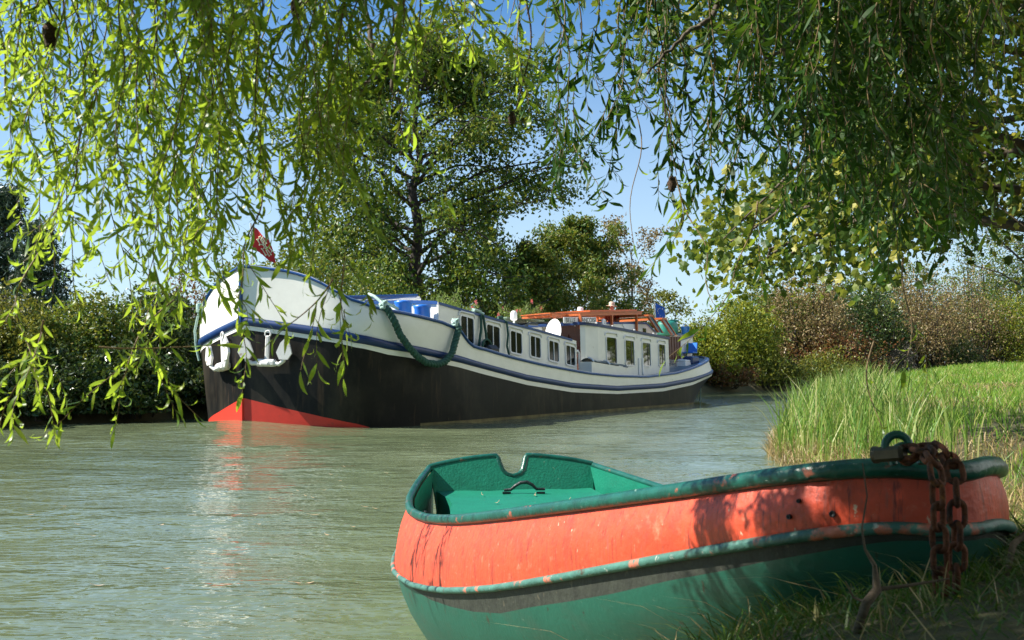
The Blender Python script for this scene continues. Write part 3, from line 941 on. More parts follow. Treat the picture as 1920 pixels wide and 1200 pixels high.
# things bolted to the fore cabin roof
la = MB()
la.lathe([(.05, 0), (.03, .05), (.03, .14), (.09, .16), (.10, .2), (.10, .36), (.07, .42), (.02, .44)], (10.0, -.8, 2.55 - .06 + .02), 12)
la.tube([(10.0, -.8, 2.1), (10.0, -.8, 2.52)], .03, 6)
la.build('roof_lamp', M['white_clean'], barge)
sn = MB()
sn.tube([(8.75, -1.9, 2.40), (9.0, -1.88, 2.47), (9.5, -1.85, 2.49)], .03, 6)
sn.box((9.3, -1.86, 2.48), (.45, .09, .09), bev=.02)
sn.tube([(8.9, -1.9, 2.26), (8.9, -1.88, 2.43)], .03, 6)
sn.build('deck_winch', M['iron'], barge)
ds = MB()
mt = Matrix.Rotation(R(-14), 3, 'Z') @ Matrix.Rotation(R(-80), 3, 'Y')
ds.lathe([(0.0, .0), (.14, .01), (.26, .04), (.34, .075), (.35, .075), (.26, .03), (.14, -.005)], (11.12, -1.55, 2.29), 28, M=mt @ Matrix.Diagonal((1.2, .92, 1.0)).to_3x3())
dish = ds.build('satellite_dish', M['white_clean'], barge)
ar = MB()
ar.tube([(11.12, -1.5, 2.25), (11.2, -1.4, 2.1), (11.2, -1.35, 1.95)], .03, 6)
ar.build('dish_arm', M['iron'], dish)
# stern flag
def flag(par, base, top, pts_fn, mat, emblem):
    pl_ = MB()
    pl_.tube([base, top], .022, 6)
    po = pl_.build('flag_pole', M['white_clean'], par)
    c_ = MB()
    rows = [[pts_fn(i / 10, j / 6) for j in range(7)] for i in range(11)]
    c_.grid(rows)
    cl = c_.build('flag', mat, po)
    emblem(cl, pts_fn)
def fl_blue(u, v):
    return (22.52 + .95 * u, -.05 + .10 * math.sin(u * 7), 3.92 - .58 * v - .30 * u * u + .03 * math.sin(u * 8))
def em_stars(par, fn):
    m_ = MB()
    for k in range(12):
        a = 2 * math.pi * k / 12
        c = Vector(fn(.52 + .20 * math.cos(a), .5 + .30 * math.sin(a)))
        vs = []
        for q in range(10):
            r = .052 if q % 2 == 0 else .022
            b = math.pi / 2 + math.pi * q / 5
            vs.append((c.x + r * math.cos(b), c.y - .012, c.z + r * math.sin(b)))
        m_.add(vs, [tuple(range(10))])
    m_.build('star_ring', M['flag_white'], par)
flag(barge, (22.62, 0, 2.4), (22.45, 0, 3.98), fl_blue, M['flag_blue'], em_stars)
def fl_red(u, v):
    return (.30 + .10 * u + .26 * v * u, -.02 - .36 * u - .03 * math.sin(v * 4), 4.33 - .50 * v - .26 * u + .04 * math.sin(u * 6))
def em_cross(par, fn):
    m_ = MB()
    for k in range(4):
        a = math.pi / 2 * k
        def P(r, t):
            return Vector(fn(.58 + .40 * (r * math.cos(a) - t * math.sin(a)), .52 + .40 * (r * math.sin(a) + t * math.cos(a)))) + Vector((-.012, -.012, 0))
        m_.tube([P(.08, .08), P(.35, .13), P(.62, .34), P(.88, 0), P(.62, -.34), P(.35, -.13), P(.08, -.08)], .013, 5)
        for r, t in ((.95, 0), (.66, .42), (.66, -.42)):
            m_.lathe([(.0, -.02), (.022, 0), (0, .02)], P(r, t), 8)
    m_.build('cross_emblem', M['flag_white'], par)
flag(barge, (.34, 0, 3.4), (.27, 0, 4.42), fl_red, M['flag_red'], em_cross)

def on_barge(name, label, cat, group=None):
    o = empty(name)
    o.matrix_world = Matrix.Translation((-5.72, 21.604, 0)) @ Matrix.Rotation(math.pi / 2 - BTH, 4, 'Z') @ Matrix.Rotation(R(-1.5), 4, 'X')
    return tag(o, label, cat, group)
BMAT = Matrix.Translation((-5.72, 21.604, 0)) @ Matrix.Rotation(math.pi / 2 - BTH, 4, 'Z') @ Matrix.Rotation(R(-1.5), 4, 'X')
def solo(mb, name, mat, label, cat, group=None):
    """a thing lying on the barge that is one mesh"""
    c = Vector(mb.v[0])
    ob = mb.build(name, mat, None, off=c)
    ob.matrix_world = BMAT @ Matrix.Translation(c)
    return tag(ob, label, cat, group)
def thing_on(name, loc, label, cat, group=None):
    o = empty(name)
    o.matrix_world = BMAT @ Matrix.Translation(loc)
    return tag(o, label, cat, group)

# thick rope fender on the near bow
def strands(mb, pts, R0, r, turns, n=3, seg=90, mi=0):
    P = [Vector(p) for p in pts]
    L = [0]
    for a, b in zip(P, P[1:]):
        L.append(L[-1] + (b - a).length)
    def cv(t):
        s = t * L[-1]
        for i in range(len(P) - 1):
            if s <= L[i + 1] or i == len(P) - 2:
                return P[i].lerp(P[i + 1], (s - L[i]) / (L[i + 1] - L[i] + 1e-9))
    for k in range(n):
        out = []
        for i in range(seg + 1):
            t = i / seg
            c = cv(t)
            tg = (cv(min(1, t + .01)) - cv(max(0, t - .01))).normalized()
            u = tg.orthogonal().normalized() if abs(tg.y) > .9 else tg.cross(Vector((0, 1, 0))).normalized()
            w = tg.cross(u)
            a = 2 * math.pi * (k / n + turns * t)
            out.append(c + (u * math.cos(a) + w * math.sin(a)) * R0)
        mb.tube(out, r, 6, mi)
fy = lambda x, z, o: sp(x, z, o, -1)
rope_pts = [fy(1.52, 2.50, .03), fy(1.53, 2.46, .10), fy(1.62, 2.2, .13), fy(1.78, 1.9, .14), fy(2.0, 1.62, .19), fy(2.22, 1.44, .2), fy(2.5, 1.31, .2), fy(2.85, 1.27, .2), fy(3.12, 1.34, .2),
            fy(3.36, 1.52, .19), fy(3.52, 1.72, .14), fy(3.63, 1.94, .13), fy(3.72, 2.10, .12), fy(3.74, 2.19, .04)]
mb = MB()
strands(mb, rope_pts, .040, .046, 12)
ft = thing_on('rope_fender', rope_pts[7], 'thick green rope fender slung in a loop over the barge bow rail', 'rope fender')
mb.build('fender_rope', M['rope'], ft, off=rope_pts[7])
for q, (x, y, z) in enumerate((rope_pts[0], rope_pts[-1])):
    k_ = MB()
    for j in range(4):
        k_.tube([Vector((x, y + .02, z + .0)) + Vector((.10 * math.cos(a + j), .09 * math.sin(a * 1.3 + j), .08 * math.sin(a + 2 * j) + .05)) for a in np.linspace(0, 6.28, 14)], .028, 6)
    if q == 0:
        k_.tube([(x, y, z + .05), (x - .03, y + .25, z + .25), (x + .1, y + .5, z + .32), (3.1, -1.9, 2.55)], .035, 6)
    k_.build('knot', M['rope_pale'], ft, off=rope_pts[7])
# mooring lines coiled and hanging on the fore cabin
mb = MB()
mb.tube([(5.95, -2.25, 2.56), (5.9, -2.28, 2.2), (5.75, -2.3, 1.8), (5.62, -2.32, 1.66)], .035, 6)
mb.tube([(6.05, -2.25, 2.55), (6.12, -2.28, 2.1), (6.12, -2.3, 1.85), (5.95, -2.36, 1.7)], .035, 6)
for j in range(6):
    mb.tube([(5.88 + .05 * j + .20 * math.cos(a), -2.45 + .03 * j, 1.76 + .17 * math.sin(a)) for a in np.linspace(0, 6.28, 16)], .03, 6)
mb.tube([(5.7, -2.2, 2.68), (5.85, -2.2, 2.66), (6.0, -2.22, 2.64), (5.9, -2.1, 2.68), (5.75, -2.1, 2.70), (6.08, -2.25, 2.58)], .04, 6, 1)
solo(mb, 'mooring_line', [M['rope'], M['rope_pale']], 'green mooring line looped over the roof edge and coiled on the side deck', 'rope')
mb = MB()
mb.tube([(7.12, -2.15, 2.50), (7.18, -2.26, 2.42), (7.22, -2.27, 2.1), (7.15, -2.27, 1.8), (7.12, -2.35, 1.55), (7.3, -2.4, 1.50)], .03, 6)
mb.tube([(7.0, -2.1, 2.54), (7.12, -2.15, 2.54), (7.2, -2.05, 2.53)], .05, 6)
solo(mb, 'mooring_line', M['rope'], 'single thin green line hanging straight down between two cabin windows', 'rope')
mb = MB()
mb.box((6.02, -2.45, 1.62), (.55, .34, .34), bev=.1)
solo(mb, 'fender', M['rubber'], 'black rubber block fender on the side deck beside the coiled green line', 'fender')
# anchors
def anchor(loc, yaw, lean, label, s=1.0):
    t = empty('anchor')
    t.matrix_world = BMAT @ Matrix.Translation(loc) @ Matrix.Rotation(yaw, 4, 'Z') @ Matrix.Rotation(lean, 4, 'Y')
    t.scale = (s, s, s)
    tag(t, label, 'anchor', None)
    sh = MB()
    sh.box((0, -.02, .36), (.13, .09, .78), bev=.03)
    sh.tube([(.0 + .09 * math.cos(a), -.02, .80 + .09 * math.sin(a)) for a in np.linspace(0, 6.28, 12)], .025, 6)
    sh.build('shank', M['anchor'], t)
    cw = MB()
    cw.box((0, -.04, -.05), (.62, .26, .22), bev=.06)
    cw.box((0, -.14, -.08), (.3, .16, .14), bev=.05)
    cw.build('crown', M['anchor'], t)
    for sg in (-1, 1):
        f_ = MB()
        f_.tube([(sg * .22, -.06, -.06), (sg * .42, -.10, -.08), (sg * .58, -.14, .02), (sg * .62, -.16, .16)], [.065, .062, .058, .05], 8)
        o = [(sg * .46, .06), (sg * .36, .26), (sg * .48, .54), (sg * .62, .68), (sg * .76, .52), (sg * .84, .24), (sg * .72, .06)]
        f_.prism(o, -.21, -.15)
        f_.build('fluke', M['anchor'], t)
    return t
anchor(sp(.20, 1.40, .12, -1), R(-70), R(3), 'white anchor hanging on the shaded side of the black bow', .72)
anchor(sp(.20, 1.36, .12, 1), R(-112), R(-5), 'white rust stained anchor hanging on the sunlit side of the black bow', .8)
# mooring line on the far bow rail
mb = MB()
p0 = sp(.85, 2.72, .06, 1)
for j in range(3):
    mb.tube([Vector(p0) + Vector((.09 * math.cos(a + j), .08 * math.sin(a + j), .10 * math.sin(a * 1.5 + j))) for a in np.linspace(0, 6.28, 12)], .035, 6)
mb.tube([p0, sp(.8, 2.5, .09, 1), sp(.82, 2.2, .10, 1), sp(.8, 1.8, .10, 1), sp(.8, 1.5, .06, 1)], .03, 6)
solo(mb, 'mooring_line', M['rope_pale'], 'pale blue green line knotted at the far edge of the bow', 'rope')
# barrel, bucket, crate, cushion, box
mb = MB()
mb.lathe([(.36, 0), (.40, .05), (.42, .2), (.42, .42), (.38, .52), (.30, .56), (.1, .57)], (21.9, -.75, 2.55), 20)
mb.lathe([(.2, 0), (.26, .02), (.26, .07), (.2, .08)], (22.05, -.9, 3.09), 14)
solo(mb, 'plastic_barrel', M['teal'], 'teal green plastic barrel standing on the stern cabin roof', 'barrel')
mb = MB()
mb.lathe([(.13, 0), (.17, .28), (.19, .29), (.17, .30), (.15, .26), (.12, .03)], (22.1, -1.42, 2.58), 16)
mb.tube([(22.1 + .17 * math.cos(a), -1.42, 2.86 + .12 * math.sin(a)) for a in np.linspace(0, 3.14, 9)], .012, 5)
solo(mb, 'bucket', M['blue_bright'], 'bright blue bucket on the rim of the stern cabin roof', 'bucket')
mb = MB()
mb.box((20.45, -2.25, 1.50), (.75, .4, .34), bev=.06)
solo(mb, 'canvas_bag', M['blue_band'], 'dark blue canvas bag on the stern side deck', 'bag')
ch = thing_on('deck_chair', (20.9, -2.05, 1.4), 'folding deck chair with blue seat at the stern', 'chair')
mb = MB()
mb.box((0, 0, .42), (.5, .42, .06), bev=.02)
mb.build('seat', M['blue_bright'], ch)
mb = MB()
mb.box((.24, 0, .62), (.05, .42, .36), Matrix.Rotation(R(14), 3, 'Y'), bev=.02)
mb.build('backrest', M['blue_bright'], ch)
for sx in (-1, 1):
    for sy in (-1, 1):
        mb = MB()
        mb.tube([(sx * .2, sy * .19, .42), (-sx * .1, sy * .19, -.02)], .015, 5)
        mb.build('leg', M['iron'], ch)
mb = MB()
mb.box((19.85, -2.2, 1.36), (.6, .36, .16), bev=.02)
mb.box((19.85, -2.2, 1.5), (.5, .34, .10), Matrix.Rotation(R(8), 3, 'X'), bev=.03)
solo(mb, 'cushion', M['white_clean'], 'pale folded cushion on a low white box by the wooden panel', 'cushion')
mb = MB()
mb.tube([(22.0, -2.35, 1.35), (22.36, -1.9, .77), (22.9, -1.65, .1), (22.95, -1.6, -.1)], .022, 6)
solo(mb, 'trailing_rope', M['rope_pale'], 'thin pale rope trailing from the stern into the water', 'rope')
mb = MB()
mb.prism([(12.1, 2.58), (12.1, 2.90), (14.6, 2.90), (14.6, 2.58)], .75, .83)
mb.box((12.2, .77, 2.91), (.3, .2, .05), bev=.01)
mb.box((13.5, .77, 2.91), (2.0, .2, .05), bev=.01)
solo(mb, 'roof_box', M['boxgreen'], 'grey green planter trough on the roof behind the white lamp', 'planter')
mb = MB()
mb.box((8.6, .4, 2.5), (1.8, .34, .30), bev=.03)
solo(mb, 'planter', M['boxgreen'], 'low planter box under the flowering shrubs on the fore cabin roof', 'planter')

# roof plants
def leaf_quads(C, D, L, W, rng, fold=.25, up=None):
    """diamond leaves: centres C, directions D"""
    n = len(C)
    D = D / (np.linalg.norm(D, axis=1, keepdims=True) + 1e-9)
    r = rng.normal(size=(n, 3))
    S = np.cross(D, r)
    S /= (np.linalg.norm(S, axis=1, keepdims=True) + 1e-9)
    Nn = np.cross(D, S)
    L = np.broadcast_to(np.asarray(L, float), (n,))[:, None]
    W = np.broadcast_to(np.asarray(W, float), (n,))[:, None]
    a = C - D * L * .5
    b = C + S * W * .5 + Nn * W * fold - D * L * .06
    c = C + D * L * .5
    d = C - S * W * .5 + Nn * W * fold - D * L * .06
    V = np.stack([a, b, c, d], 1).reshape(-1, 3)
    Q = np.arange(n * 4).reshape(n, 4)
    return V, Q
def roof_plant(base, h, w, nl, label, flowers, seed):
    g = np.random.default_rng(seed)
    t = thing_on('potted_shrub', base, label, 'plant')
    s = MB()
    tips = []
    for i in range(12):
        a = g.uniform(0, 6.28)
        p1 = Vector((w * .5 * math.cos(a) * g.uniform(.2, 1), w * .4 * math.sin(a), h * g.uniform(.5, 1)))
        s.tube([(0, 0, 0), (p1.x * .4, p1.y * .4, p1.z * .55), p1], [.012, .01, .006], 5)
        tips.append(p1)
    s.build('stem', M['bark'], t)
    tp = np.array(tips)
    k = g.integers(0, 12, nl)
    f = g.uniform(.35, 1.05, nl)[:, None]
    C = tp[k] * np.c_[f[:, 0] ** 1.2, f[:, 0] ** 1.2, f[:, 0]] + g.normal(0, .07, (nl, 3))
    D = g.normal(0, .5, (nl, 3)) + np.array([0, 0, .8])
    V, Q = leaf_quads(C, D, g.uniform(.09, .17, nl), .028, g)
    np_mesh('leaves', V, Q, M['plant'], t)
    for i in range(flowers):
        f_ = MB()
        c = tips[int(g.integers(0, 12))] + Vector(g.normal(0, .07, 3))
        for q in range(5):
            a = 2 * math.pi * q / 5
            d1 = Vector((math.cos(a), g.uniform(-.6, .1), math.sin(a))) * .075
            d2 = Vector((math.cos(a + .6), g.uniform(-.6, .1), math.sin(a + .6))) * .06
            d3 = Vector((math.cos(a - .6), g.uniform(-.6, .1), math.sin(a - .6))) * .06
            f_.add([c, c + d3, c + d1 * 1.2, c + d2], [(0, 1, 2, 3)])
        f_.build('flower', M['flower'], t)
roof_plant((8.0, .4, 2.62), .80, 1.25, 900, 'pale green bushy shrub growing above the fore cabin roof', 0, 11)
roof_plant((9.1, .4, 2.60), .52, 1.0, 520, 'low shrub with salmon flowers on the cabin roof right of the taller shrub', 5, 12)
roof_plant((13.1, .85, 2.88), .5, 1.9, 620, 'trailing pink flowered plant behind the satellite dish', 6, 13)

# people under the canopy, only heads and shoulders clear of the boards
def skin_body(name, par, joints, edges, radii, mat):
    me = bpy.data.meshes.new(name)
    me.from_pydata(joints, edges, [])
    o = bpy.data.objects.new(name, me)
    COL.objects.link(o)
    o.parent = par
    me.materials.append(mat)
    sk = o.modifiers.new('skin', 'SKIN')
    sk.use_smooth_shade = True
    for i, r in enumerate(radii):
        me.skin_vertices[0].data[i].radius = (r, r)
        me.skin_vertices[0].data[i].use_root = (i == 0)
    ss = o.modifiers.new('sub', 'SUBSURF')
    ss.levels = ss.render_levels = 2
    return o
def person(loc, label, shirt, hatmat, brim, crown_h):
    t = thing_on('person', loc, label, 'person')
    J = [(0, 0, .92), (0, 0, 1.15), (0, 0, 1.38), (0, 0, 1.47), (-.01, 0, 1.58), (-.02, 0, 1.70),
         (0, .19, 1.40), (-.03, .26, 1.14), (-.22, .20, 1.02), (0, -.19, 1.40), (-.03, -.26, 1.14), (-.22, -.20, 1.02),
         (0, .10, .88), (.02, .11, .48), (0, .11, .05), (0, -.10, .88), (.02, -.11, .48), (0, -.11, .05)]
    E_ = [(0, 1), (1, 2), (2, 3), (3, 4), (4, 5), (2, 6), (6, 7), (7, 8), (2, 9), (9, 10), (10, 11), (0, 12), (12, 13), (13, 14), (0, 15), (15, 16), (16, 17)]
    Rr = [.14, .14, .14, .06, .09, .08, .065, .05, .04, .065, .05, .04, .09, .07, .045, .09, .07, .045]
    skin_body('body', t, J, E_, Rr, M['skin'])
    skin_body('shirt', t, [(0, 0, .9), (0, 0, 1.15), (0, 0, 1.38), (0, .19, 1.40), (-.03, .25, 1.2), (0, -.19, 1.40), (-.03, -.25, 1.2), (0, 0, 1.45)],
              [(0, 1), (1, 2), (2, 3), (3, 4), (2, 5), (5, 6), (2, 7)], [.155, .16, .155, .085, .07, .085, .07, .07], shirt)
    h = MB()
    h.lathe([(brim, 0), (brim * .98, -.012), (.11, .012), (.105, .03), (.10, crown_h * .8), (.07, crown_h), (.0, crown_h + .005)], (-.02, 0, 1.70), 20, M=Matrix.Rotation(R(7), 3, 'X'))
    h.build('hat', hatmat, t)
    f_ = MB()
    for sy in (-.035, .035):
        f_.lathe([(0, -.01), (.012, 0), (0, .01)], (-.105, sy, 1.62), 8)
    f_.build('eyes', M['ink'], t)
    f_ = MB()
    f_.add([(-.105, 0, 1.62), (-.135, 0, 1.575), (-.10, -.018, 1.57), (-.10, .018, 1.57)], [(0, 1, 2), (0, 3, 1), (1, 3, 2)])
    f_.build('nose', M['skin'], t)
    f_ = MB()
    f_.box((-.10, 0, 1.535), (.012, .05, .012))
    f_.build('mouth', M['shirt'], t)
person((17.6, -.4, 1.82), 'person in a wide brimmed straw hat and dark red shirt behind the timber canopy', M['shirt'], M['hat'], .20, .15)
person((15.5, -.2, 1.56), 'person in a pale round hat, only the hat showing over the canopy boards', M['shirt2'], M['white_clean'], .13, .12)

# ------------------------------------------------------------------ rowing boat
T0 = Vector((0, 6.4, 0))
AX, NX = Vector((.18, -.984, 0)), Vector((-.984, -.18, 0))
def interp(tbl):
    xs = [r[0] for r in tbl]
    return lambda s, k: float(np.interp(s, xs, [r[k] for r in tbl]))
_raw = {
    'gun': [(0, .50, .640), (.25, .575, .618), (.5, .631, .601), (1, .722, .574), (1.5, .757, .580), (2, .728, .617), (2.5, .660, .682), (3, .57, .770), (3.5, .46, .862), (4, .345, .957),
            (4.3, .258, 1.018), (4.42, .20, 1.042), (4.49, .14, 1.056), (4.53, .095, 1.06), (4.56, .055, 1.06), (4.575, .03, 1.056), (4.58, 0, 1.054)],
    'wale': [(0, .54, .335), (.5, .70, .292), (1, .797, .285), (1.5, .832, .305), (2, .79, .345), (2.5, .705, .425), (3, .605, .535), (3.5, .49, .668), (4, .37, .806), (4.3, .282, .888), (4.42, .225, .922), (4.49, .165, .942), (4.53, .115, .952), (4.56, .07, .955), (4.58, .035, .952), (4.59, 0, .948)],
    'chine': [(0, .40, -.06), (.5, .53, -.10), (1, .60, -.11), (1.5, .63, -.09), (2, .60, -.02), (2.5, .54, .08), (3, .46, .22), (3.5, .37, .39), (4, .265, .585), (4.2, .22, .685), (4.4, .16, .78), (4.5, .10, .835), (4.55, .055, .86), (4.58, 0, .865)],
}
TB = {k: interp(v) for k, v in _raw.items()}
BS = [0, .12, .25, .5, .75, 1, 1.25, 1.5, 1.75, 2, 2.25, 2.5, 2.75, 3, 3.25, 3.5, 3.75, 4, 4.2, 4.32, 4.42, 4.48, 4.52, 4.545, 4.562, 4.574, 4.58]
def smooth_tab(name, k):
    f = TB[name]
    def g(s):
        h = .16 if s < 4.3 else .015
        return sum(f(min(max(s + d * h, 0), 4.58), k) for d in (-1, -.5, 0, .5, 1)) / 5
    return g
GW, GZ = smooth_tab('gun', 1), smooth_tab('gun', 2)
WW, WZ = smooth_tab('wale', 1), smooth_tab('wale', 2)
HW, HZ = smooth_tab('chine', 1), smooth_tab('chine', 2)
def bp(s, w, z):
    p = T0 + AX * s + NX * w
    return Vector((p.x, p.y, z))
rb = empty('rowing_boat', T0)
tag(rb, 'small weathered coral red and green steel rowing boat beached on the bank', 'rowing boat')
RO = T0
def rrow(s, sg, W, Z, dw=0.0):
    w = W(s) if s < 4.579 else 0.0
    return bp(s, sg * max(0.0, w + dw), Z(s))
h_ = MB()
for sg in (1, -1):
    rows = []
    for s in BS:
        g, w, c = rrow(s, sg, GW, GZ), rrow(s, sg, WW, WZ), rrow(s, sg, HW, HZ)
        bul = NX * (sg * .018 * min(1, WW(s) / .3) * (0 if s > 4.57 else 1))
        rows.append([g + (w - g) * t + bul * math.sin(math.pi * t) for t in (0, .2, .4, .6, .8, 1)])
    h_.grid(rows, 0)
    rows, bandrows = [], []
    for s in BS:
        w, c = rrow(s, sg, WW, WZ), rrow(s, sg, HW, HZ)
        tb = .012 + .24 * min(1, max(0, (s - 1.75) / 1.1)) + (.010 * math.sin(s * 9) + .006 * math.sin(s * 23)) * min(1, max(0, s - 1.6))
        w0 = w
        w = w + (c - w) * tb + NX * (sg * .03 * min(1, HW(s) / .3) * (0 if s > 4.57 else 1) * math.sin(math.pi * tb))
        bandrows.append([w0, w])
        rows.append([w0 + (c - w0) * (tb + (1 - tb) * t) + NX * (sg * .03 * min(1, HW(s) / .3) * (0 if s > 4.57 else 1) * math.sin(math.pi * (tb + (1 - tb) * t))) for t in (0, .25, .5, .75, 1)])
    h_.grid(rows, 1)
    h_.grid(bandrows, 2)  # band of grime plus painted rail shadow
    rows = []
    for s in BS:
        c = rrow(s, sg, HW, HZ)
        k = bp(s, 0, HZ(s) - .035)
        rows.append([c, c.lerp(k, .5), k])
    h_.grid(rows, 1)
h_.build('hull', [M['coral'], M['green_hull'], M['grime_rail_shade']], rb, off=RO)
# inner skin
h_ = MB()
for sg in (1, -1):
    rows = []
    for s in BS[:-6]:
        g, w, c = rrow(s, sg, GW, GZ, -.022), rrow(s, sg, WW, WZ, -.06), rrow(s, sg, HW, HZ, -.03)
        k = bp(s, 0, HZ(s) + .05)
        rows.append([g, g.lerp(w, .5), w, w.lerp(c, .6), Vector((c.x, c.y, HZ(s) + .06)), k])
    h_.grid(rows, 0)
h_.build('inner_skin', M['green_in'], rb, off=RO, fix=False)
# gunwale tube and rub rail
def side_path(W, Z, dz=0.0, dw=0.0):
    a = [rrow(s, 1, W, Z, dw) + Vector((0, 0, dz)) for s in BS]
    b = [rrow(s, -1, W, Z, dw) + Vector((0, 0, dz)) for s in BS]
    return a[:-1] + [a[-1] + AX * dw] + b[-2::-1]
pth = side_path(GW, GZ, .004, .006)
g_ = MB()
g_.tube(pth, [.0195] * len(pth), 10)
g_.build('gunwale', M['green_rim'], rb, off=RO)
pth = side_path(WW, WZ, 0, .008)
g_ = MB()
g_.tube(pth, [.012] * len(pth), 8)
g_.build('rub_rail', M['green_rail'], rb, off=RO)
# transom board with the sculling notch
def tz(w):
    return .645 + .055 * (1 - (w / .5) ** 2)
prof = []
for i in range(15):
    w = .52 - (.52 - .10) * i / 14
    prof.append((w, tz(w)))
prof += [(.092, tz(.09) - .012), (.085, tz(.08) - .04), (.07, tz(0) - .085), (.045, tz(0) - .112), (0, tz(0) - .125)]
prof = prof + [(-w, z) for w, z in prof[-2::-1]]
tr = MB()
n = len(prof)
def tp_(w, z, o):
    rk = (.66 - z) * .50
    return bp(rk + o, w / .52 * float(np.interp(z, [-.06, .0, .33, .62, .7], [.42, .44, .555, .515, .52])), z)
for o, fl in ((-.018, False), (.018, True)):
    top = [tp_(w, z, o) for w, z in prof]
    bot = [tp_(w, .02, o) for w, z in prof]
    tr.grid([top, bot], 0, smooth=False, flip=fl)
tr.grid([[tp_(w, z, -.018) for w, z in prof], [tp_(w, z, .018) for w, z in prof]], 0, smooth=False)
tr.build('transom', M['green_in'], rb, off=RO)
tr = MB()
tr.tube([tp_(w, z + .003, 0) for w, z in prof], .021, 8)
tr.build('transom_rim', M['green_rim'], rb, off=RO)
# stern deck, thwarts, floor
dk = MB()
def dwid(s, z):
    """half width of the inside of the boat at height z"""
    g, w = GW(s), WW(s)
    c = HW(s)
    if z > WZ(s):
        t = (GZ(s) - z) / (GZ(s) - WZ(s))
        return g + (w - .03 - g) * t - .024
    t = (WZ(s) - z) / (WZ(s) - HZ(s))
    return w - .06 + (c - w) * t
ZD = lambda s: .505
rows = []
for s in (.075, .3, .5, .7, .9, 1.1, 1.3, 1.5):
    q = dwid(max(s, .05), .52) - .19 * min(1, s / .6)
    rows.append([bp(s, q * (1 - 2 * i / 6), .505 + .004 * math.sin(i * 2.1 + s * 3)) for i in range(7)])
dk.grid(rows, 0)
e = rows[-1]
dk.grid([e, [p - Vector((0, 0, .28)) for p in e]], 0, smooth=False)
dk.grid([[r[0] for r in rows], [r[0] - Vector((0, 0, .22)) for r in rows]], 0, smooth=False)
dk.build('stern_deck', M['green_in'], rb, off=RO, fix=False)
for s0 in (2.5, 3.5):
    t_ = MB()
    z = GZ(s0) - .10
    q = dwid(s0, z)
    t_.add([bp(s0 - .13, q, z), bp(s0 + .13, q * .93, z), bp(s0 + .13, -q * .93, z), bp(s0 - .13, -q, z)] + [bp(s0 - .13, q, z - .03), bp(s0 + .13, q * .93, z - .03), bp(s0 + .13, -q * .93, z - .03), bp(s0 - .13, -q, z - .03)],
           [(0, 1, 2, 3), (7, 6, 5, 4), (0, 4, 5, 1), (1, 5, 6, 2), (2, 6, 7, 3), (3, 7, 4, 0)])
    t_.build('thwart', M['green_in'], rb, off=RO)
bd = MB()
rows = []
for s in (4.15, 4.3, 4.42, 4.5, 4.545, 4.57):
    q = max(0, GW(s) - .01)
    rows.append([bp(s, q, GZ(s) - .006), bp(s, 0, GZ(s) + .004), bp(s, -q, GZ(s) - .006)])
bd.grid(rows)
bd.build('bow_plate', M['green_rim'], rb, off=RO)
# handle on the stern deck
hc_ = at(985, 916, 5.75)
hd = MB()
px_ = lambda a, b, Y=6.1: at(a, b, Y)
hd.tube([px_(945, 919), px_(958, 918), px_(966, 911), px_(976, 905), px_(988, 904), px_(998, 909), px_(1006, 917), px_(1022, 917)], [.008, .009, .010, .011, .011, .010, .009, .008], 8)
for a in (950, 1014):
    p = px_(a, 920)
    hd.box((p.x, p.y, .512), (.05, .03, .01))
hd.build('handle', M['iron'], rb, off=RO)
bt = MB()
p = at(797, 962, 5.15)
bt.lathe([(.018, 0), (.018, .012), (.010, .014), (.010, .03), (.0, .032)], (p.x, p.y, p.z - .02), 10)
bt.build('deck_bolt', M['iron'], rb, off=RO)
# bolt holes in the bow band and the dents beside them
for a, b, rr in ((1583, 956, .0052), (1498, 955, .0042), (1509, 936, .0035)):
    hl = MB()
    s_ = {1583: 4.47, 1498: 4.395, 1509: 4.41}[a]
    t_ = {1583: .70, 1498: .66, 1509: .42}[a]
    g, w = rrow(s_, 1, GW, GZ), rrow(s_, 1, WW, WZ)
    p = g.lerp(w, t_) + NX * .0165
    e = .05
    q = rrow(s_ + e, 1, GW, GZ).lerp(rrow(s_ + e, 1, WW, WZ), t_) - rrow(s_ - e, 1, GW, GZ).lerp(rrow(s_ - e, 1, WW, WZ), t_)
    nrm = q.cross(Vector((0, 0, -1))).normalized()
    if nrm.dot(NX) < 0:
        nrm = -nrm
    hl.lathe([(rr * 1.25, -.004), (rr * 1.2, .0015), (rr, .002), (rr * .6, .0), (.0, -.001)], p, 14, M=nrm.to_track_quat('Z', 'Y').to_matrix())
    hl.build('bolt_hole', M['ink'], rb, off=RO)
# eye on the bow plate
ey = MB()
c = at(1700, 862, 1.86)
ey.tube([c + Vector((.026 * math.cos(a), .008 * math.sin(a), .026 * math.sin(a))) for a in np.linspace(-.3, 3.5, 12)], .007, 8)
ey.build('mooring_eye', M['green_rim'], rb, off=RO)

# padlock lying on the bow
pk = empty('padlock', at(1668, 852, 1.83))
tag(pk, 'old tarnished padlock lying on the bow of the rowing boat', 'padlock')
o_ = pk.location
mb = MB()
a, b = at(1640, 853, 1.84), at(1697, 849, 1.80)
mdir = (b - a).normalized()
mt = mdir.to_track_quat('X', 'Z').to_matrix()
mb.box((a + b) / 2, ((b - a).length, .030, .027), mt, bev=.006)
mb.tube([a - mdir * .002, a + mdir * .006], .0155, 12)
mb.build('lock_body', M['brass'], pk, off=o_)
mb = MB()
ctr = at(1684, 838, 1.815)
arc = [ctr + Vector((.021 * math.cos(t), .006 * math.sin(t * .5), .022 * math.sin(t))) for t in np.linspace(-.5, 3.6, 14)]
mb.tube(arc, .0075, 8)
mb.build('shackle', M['green_rim'], pk, off=o_)
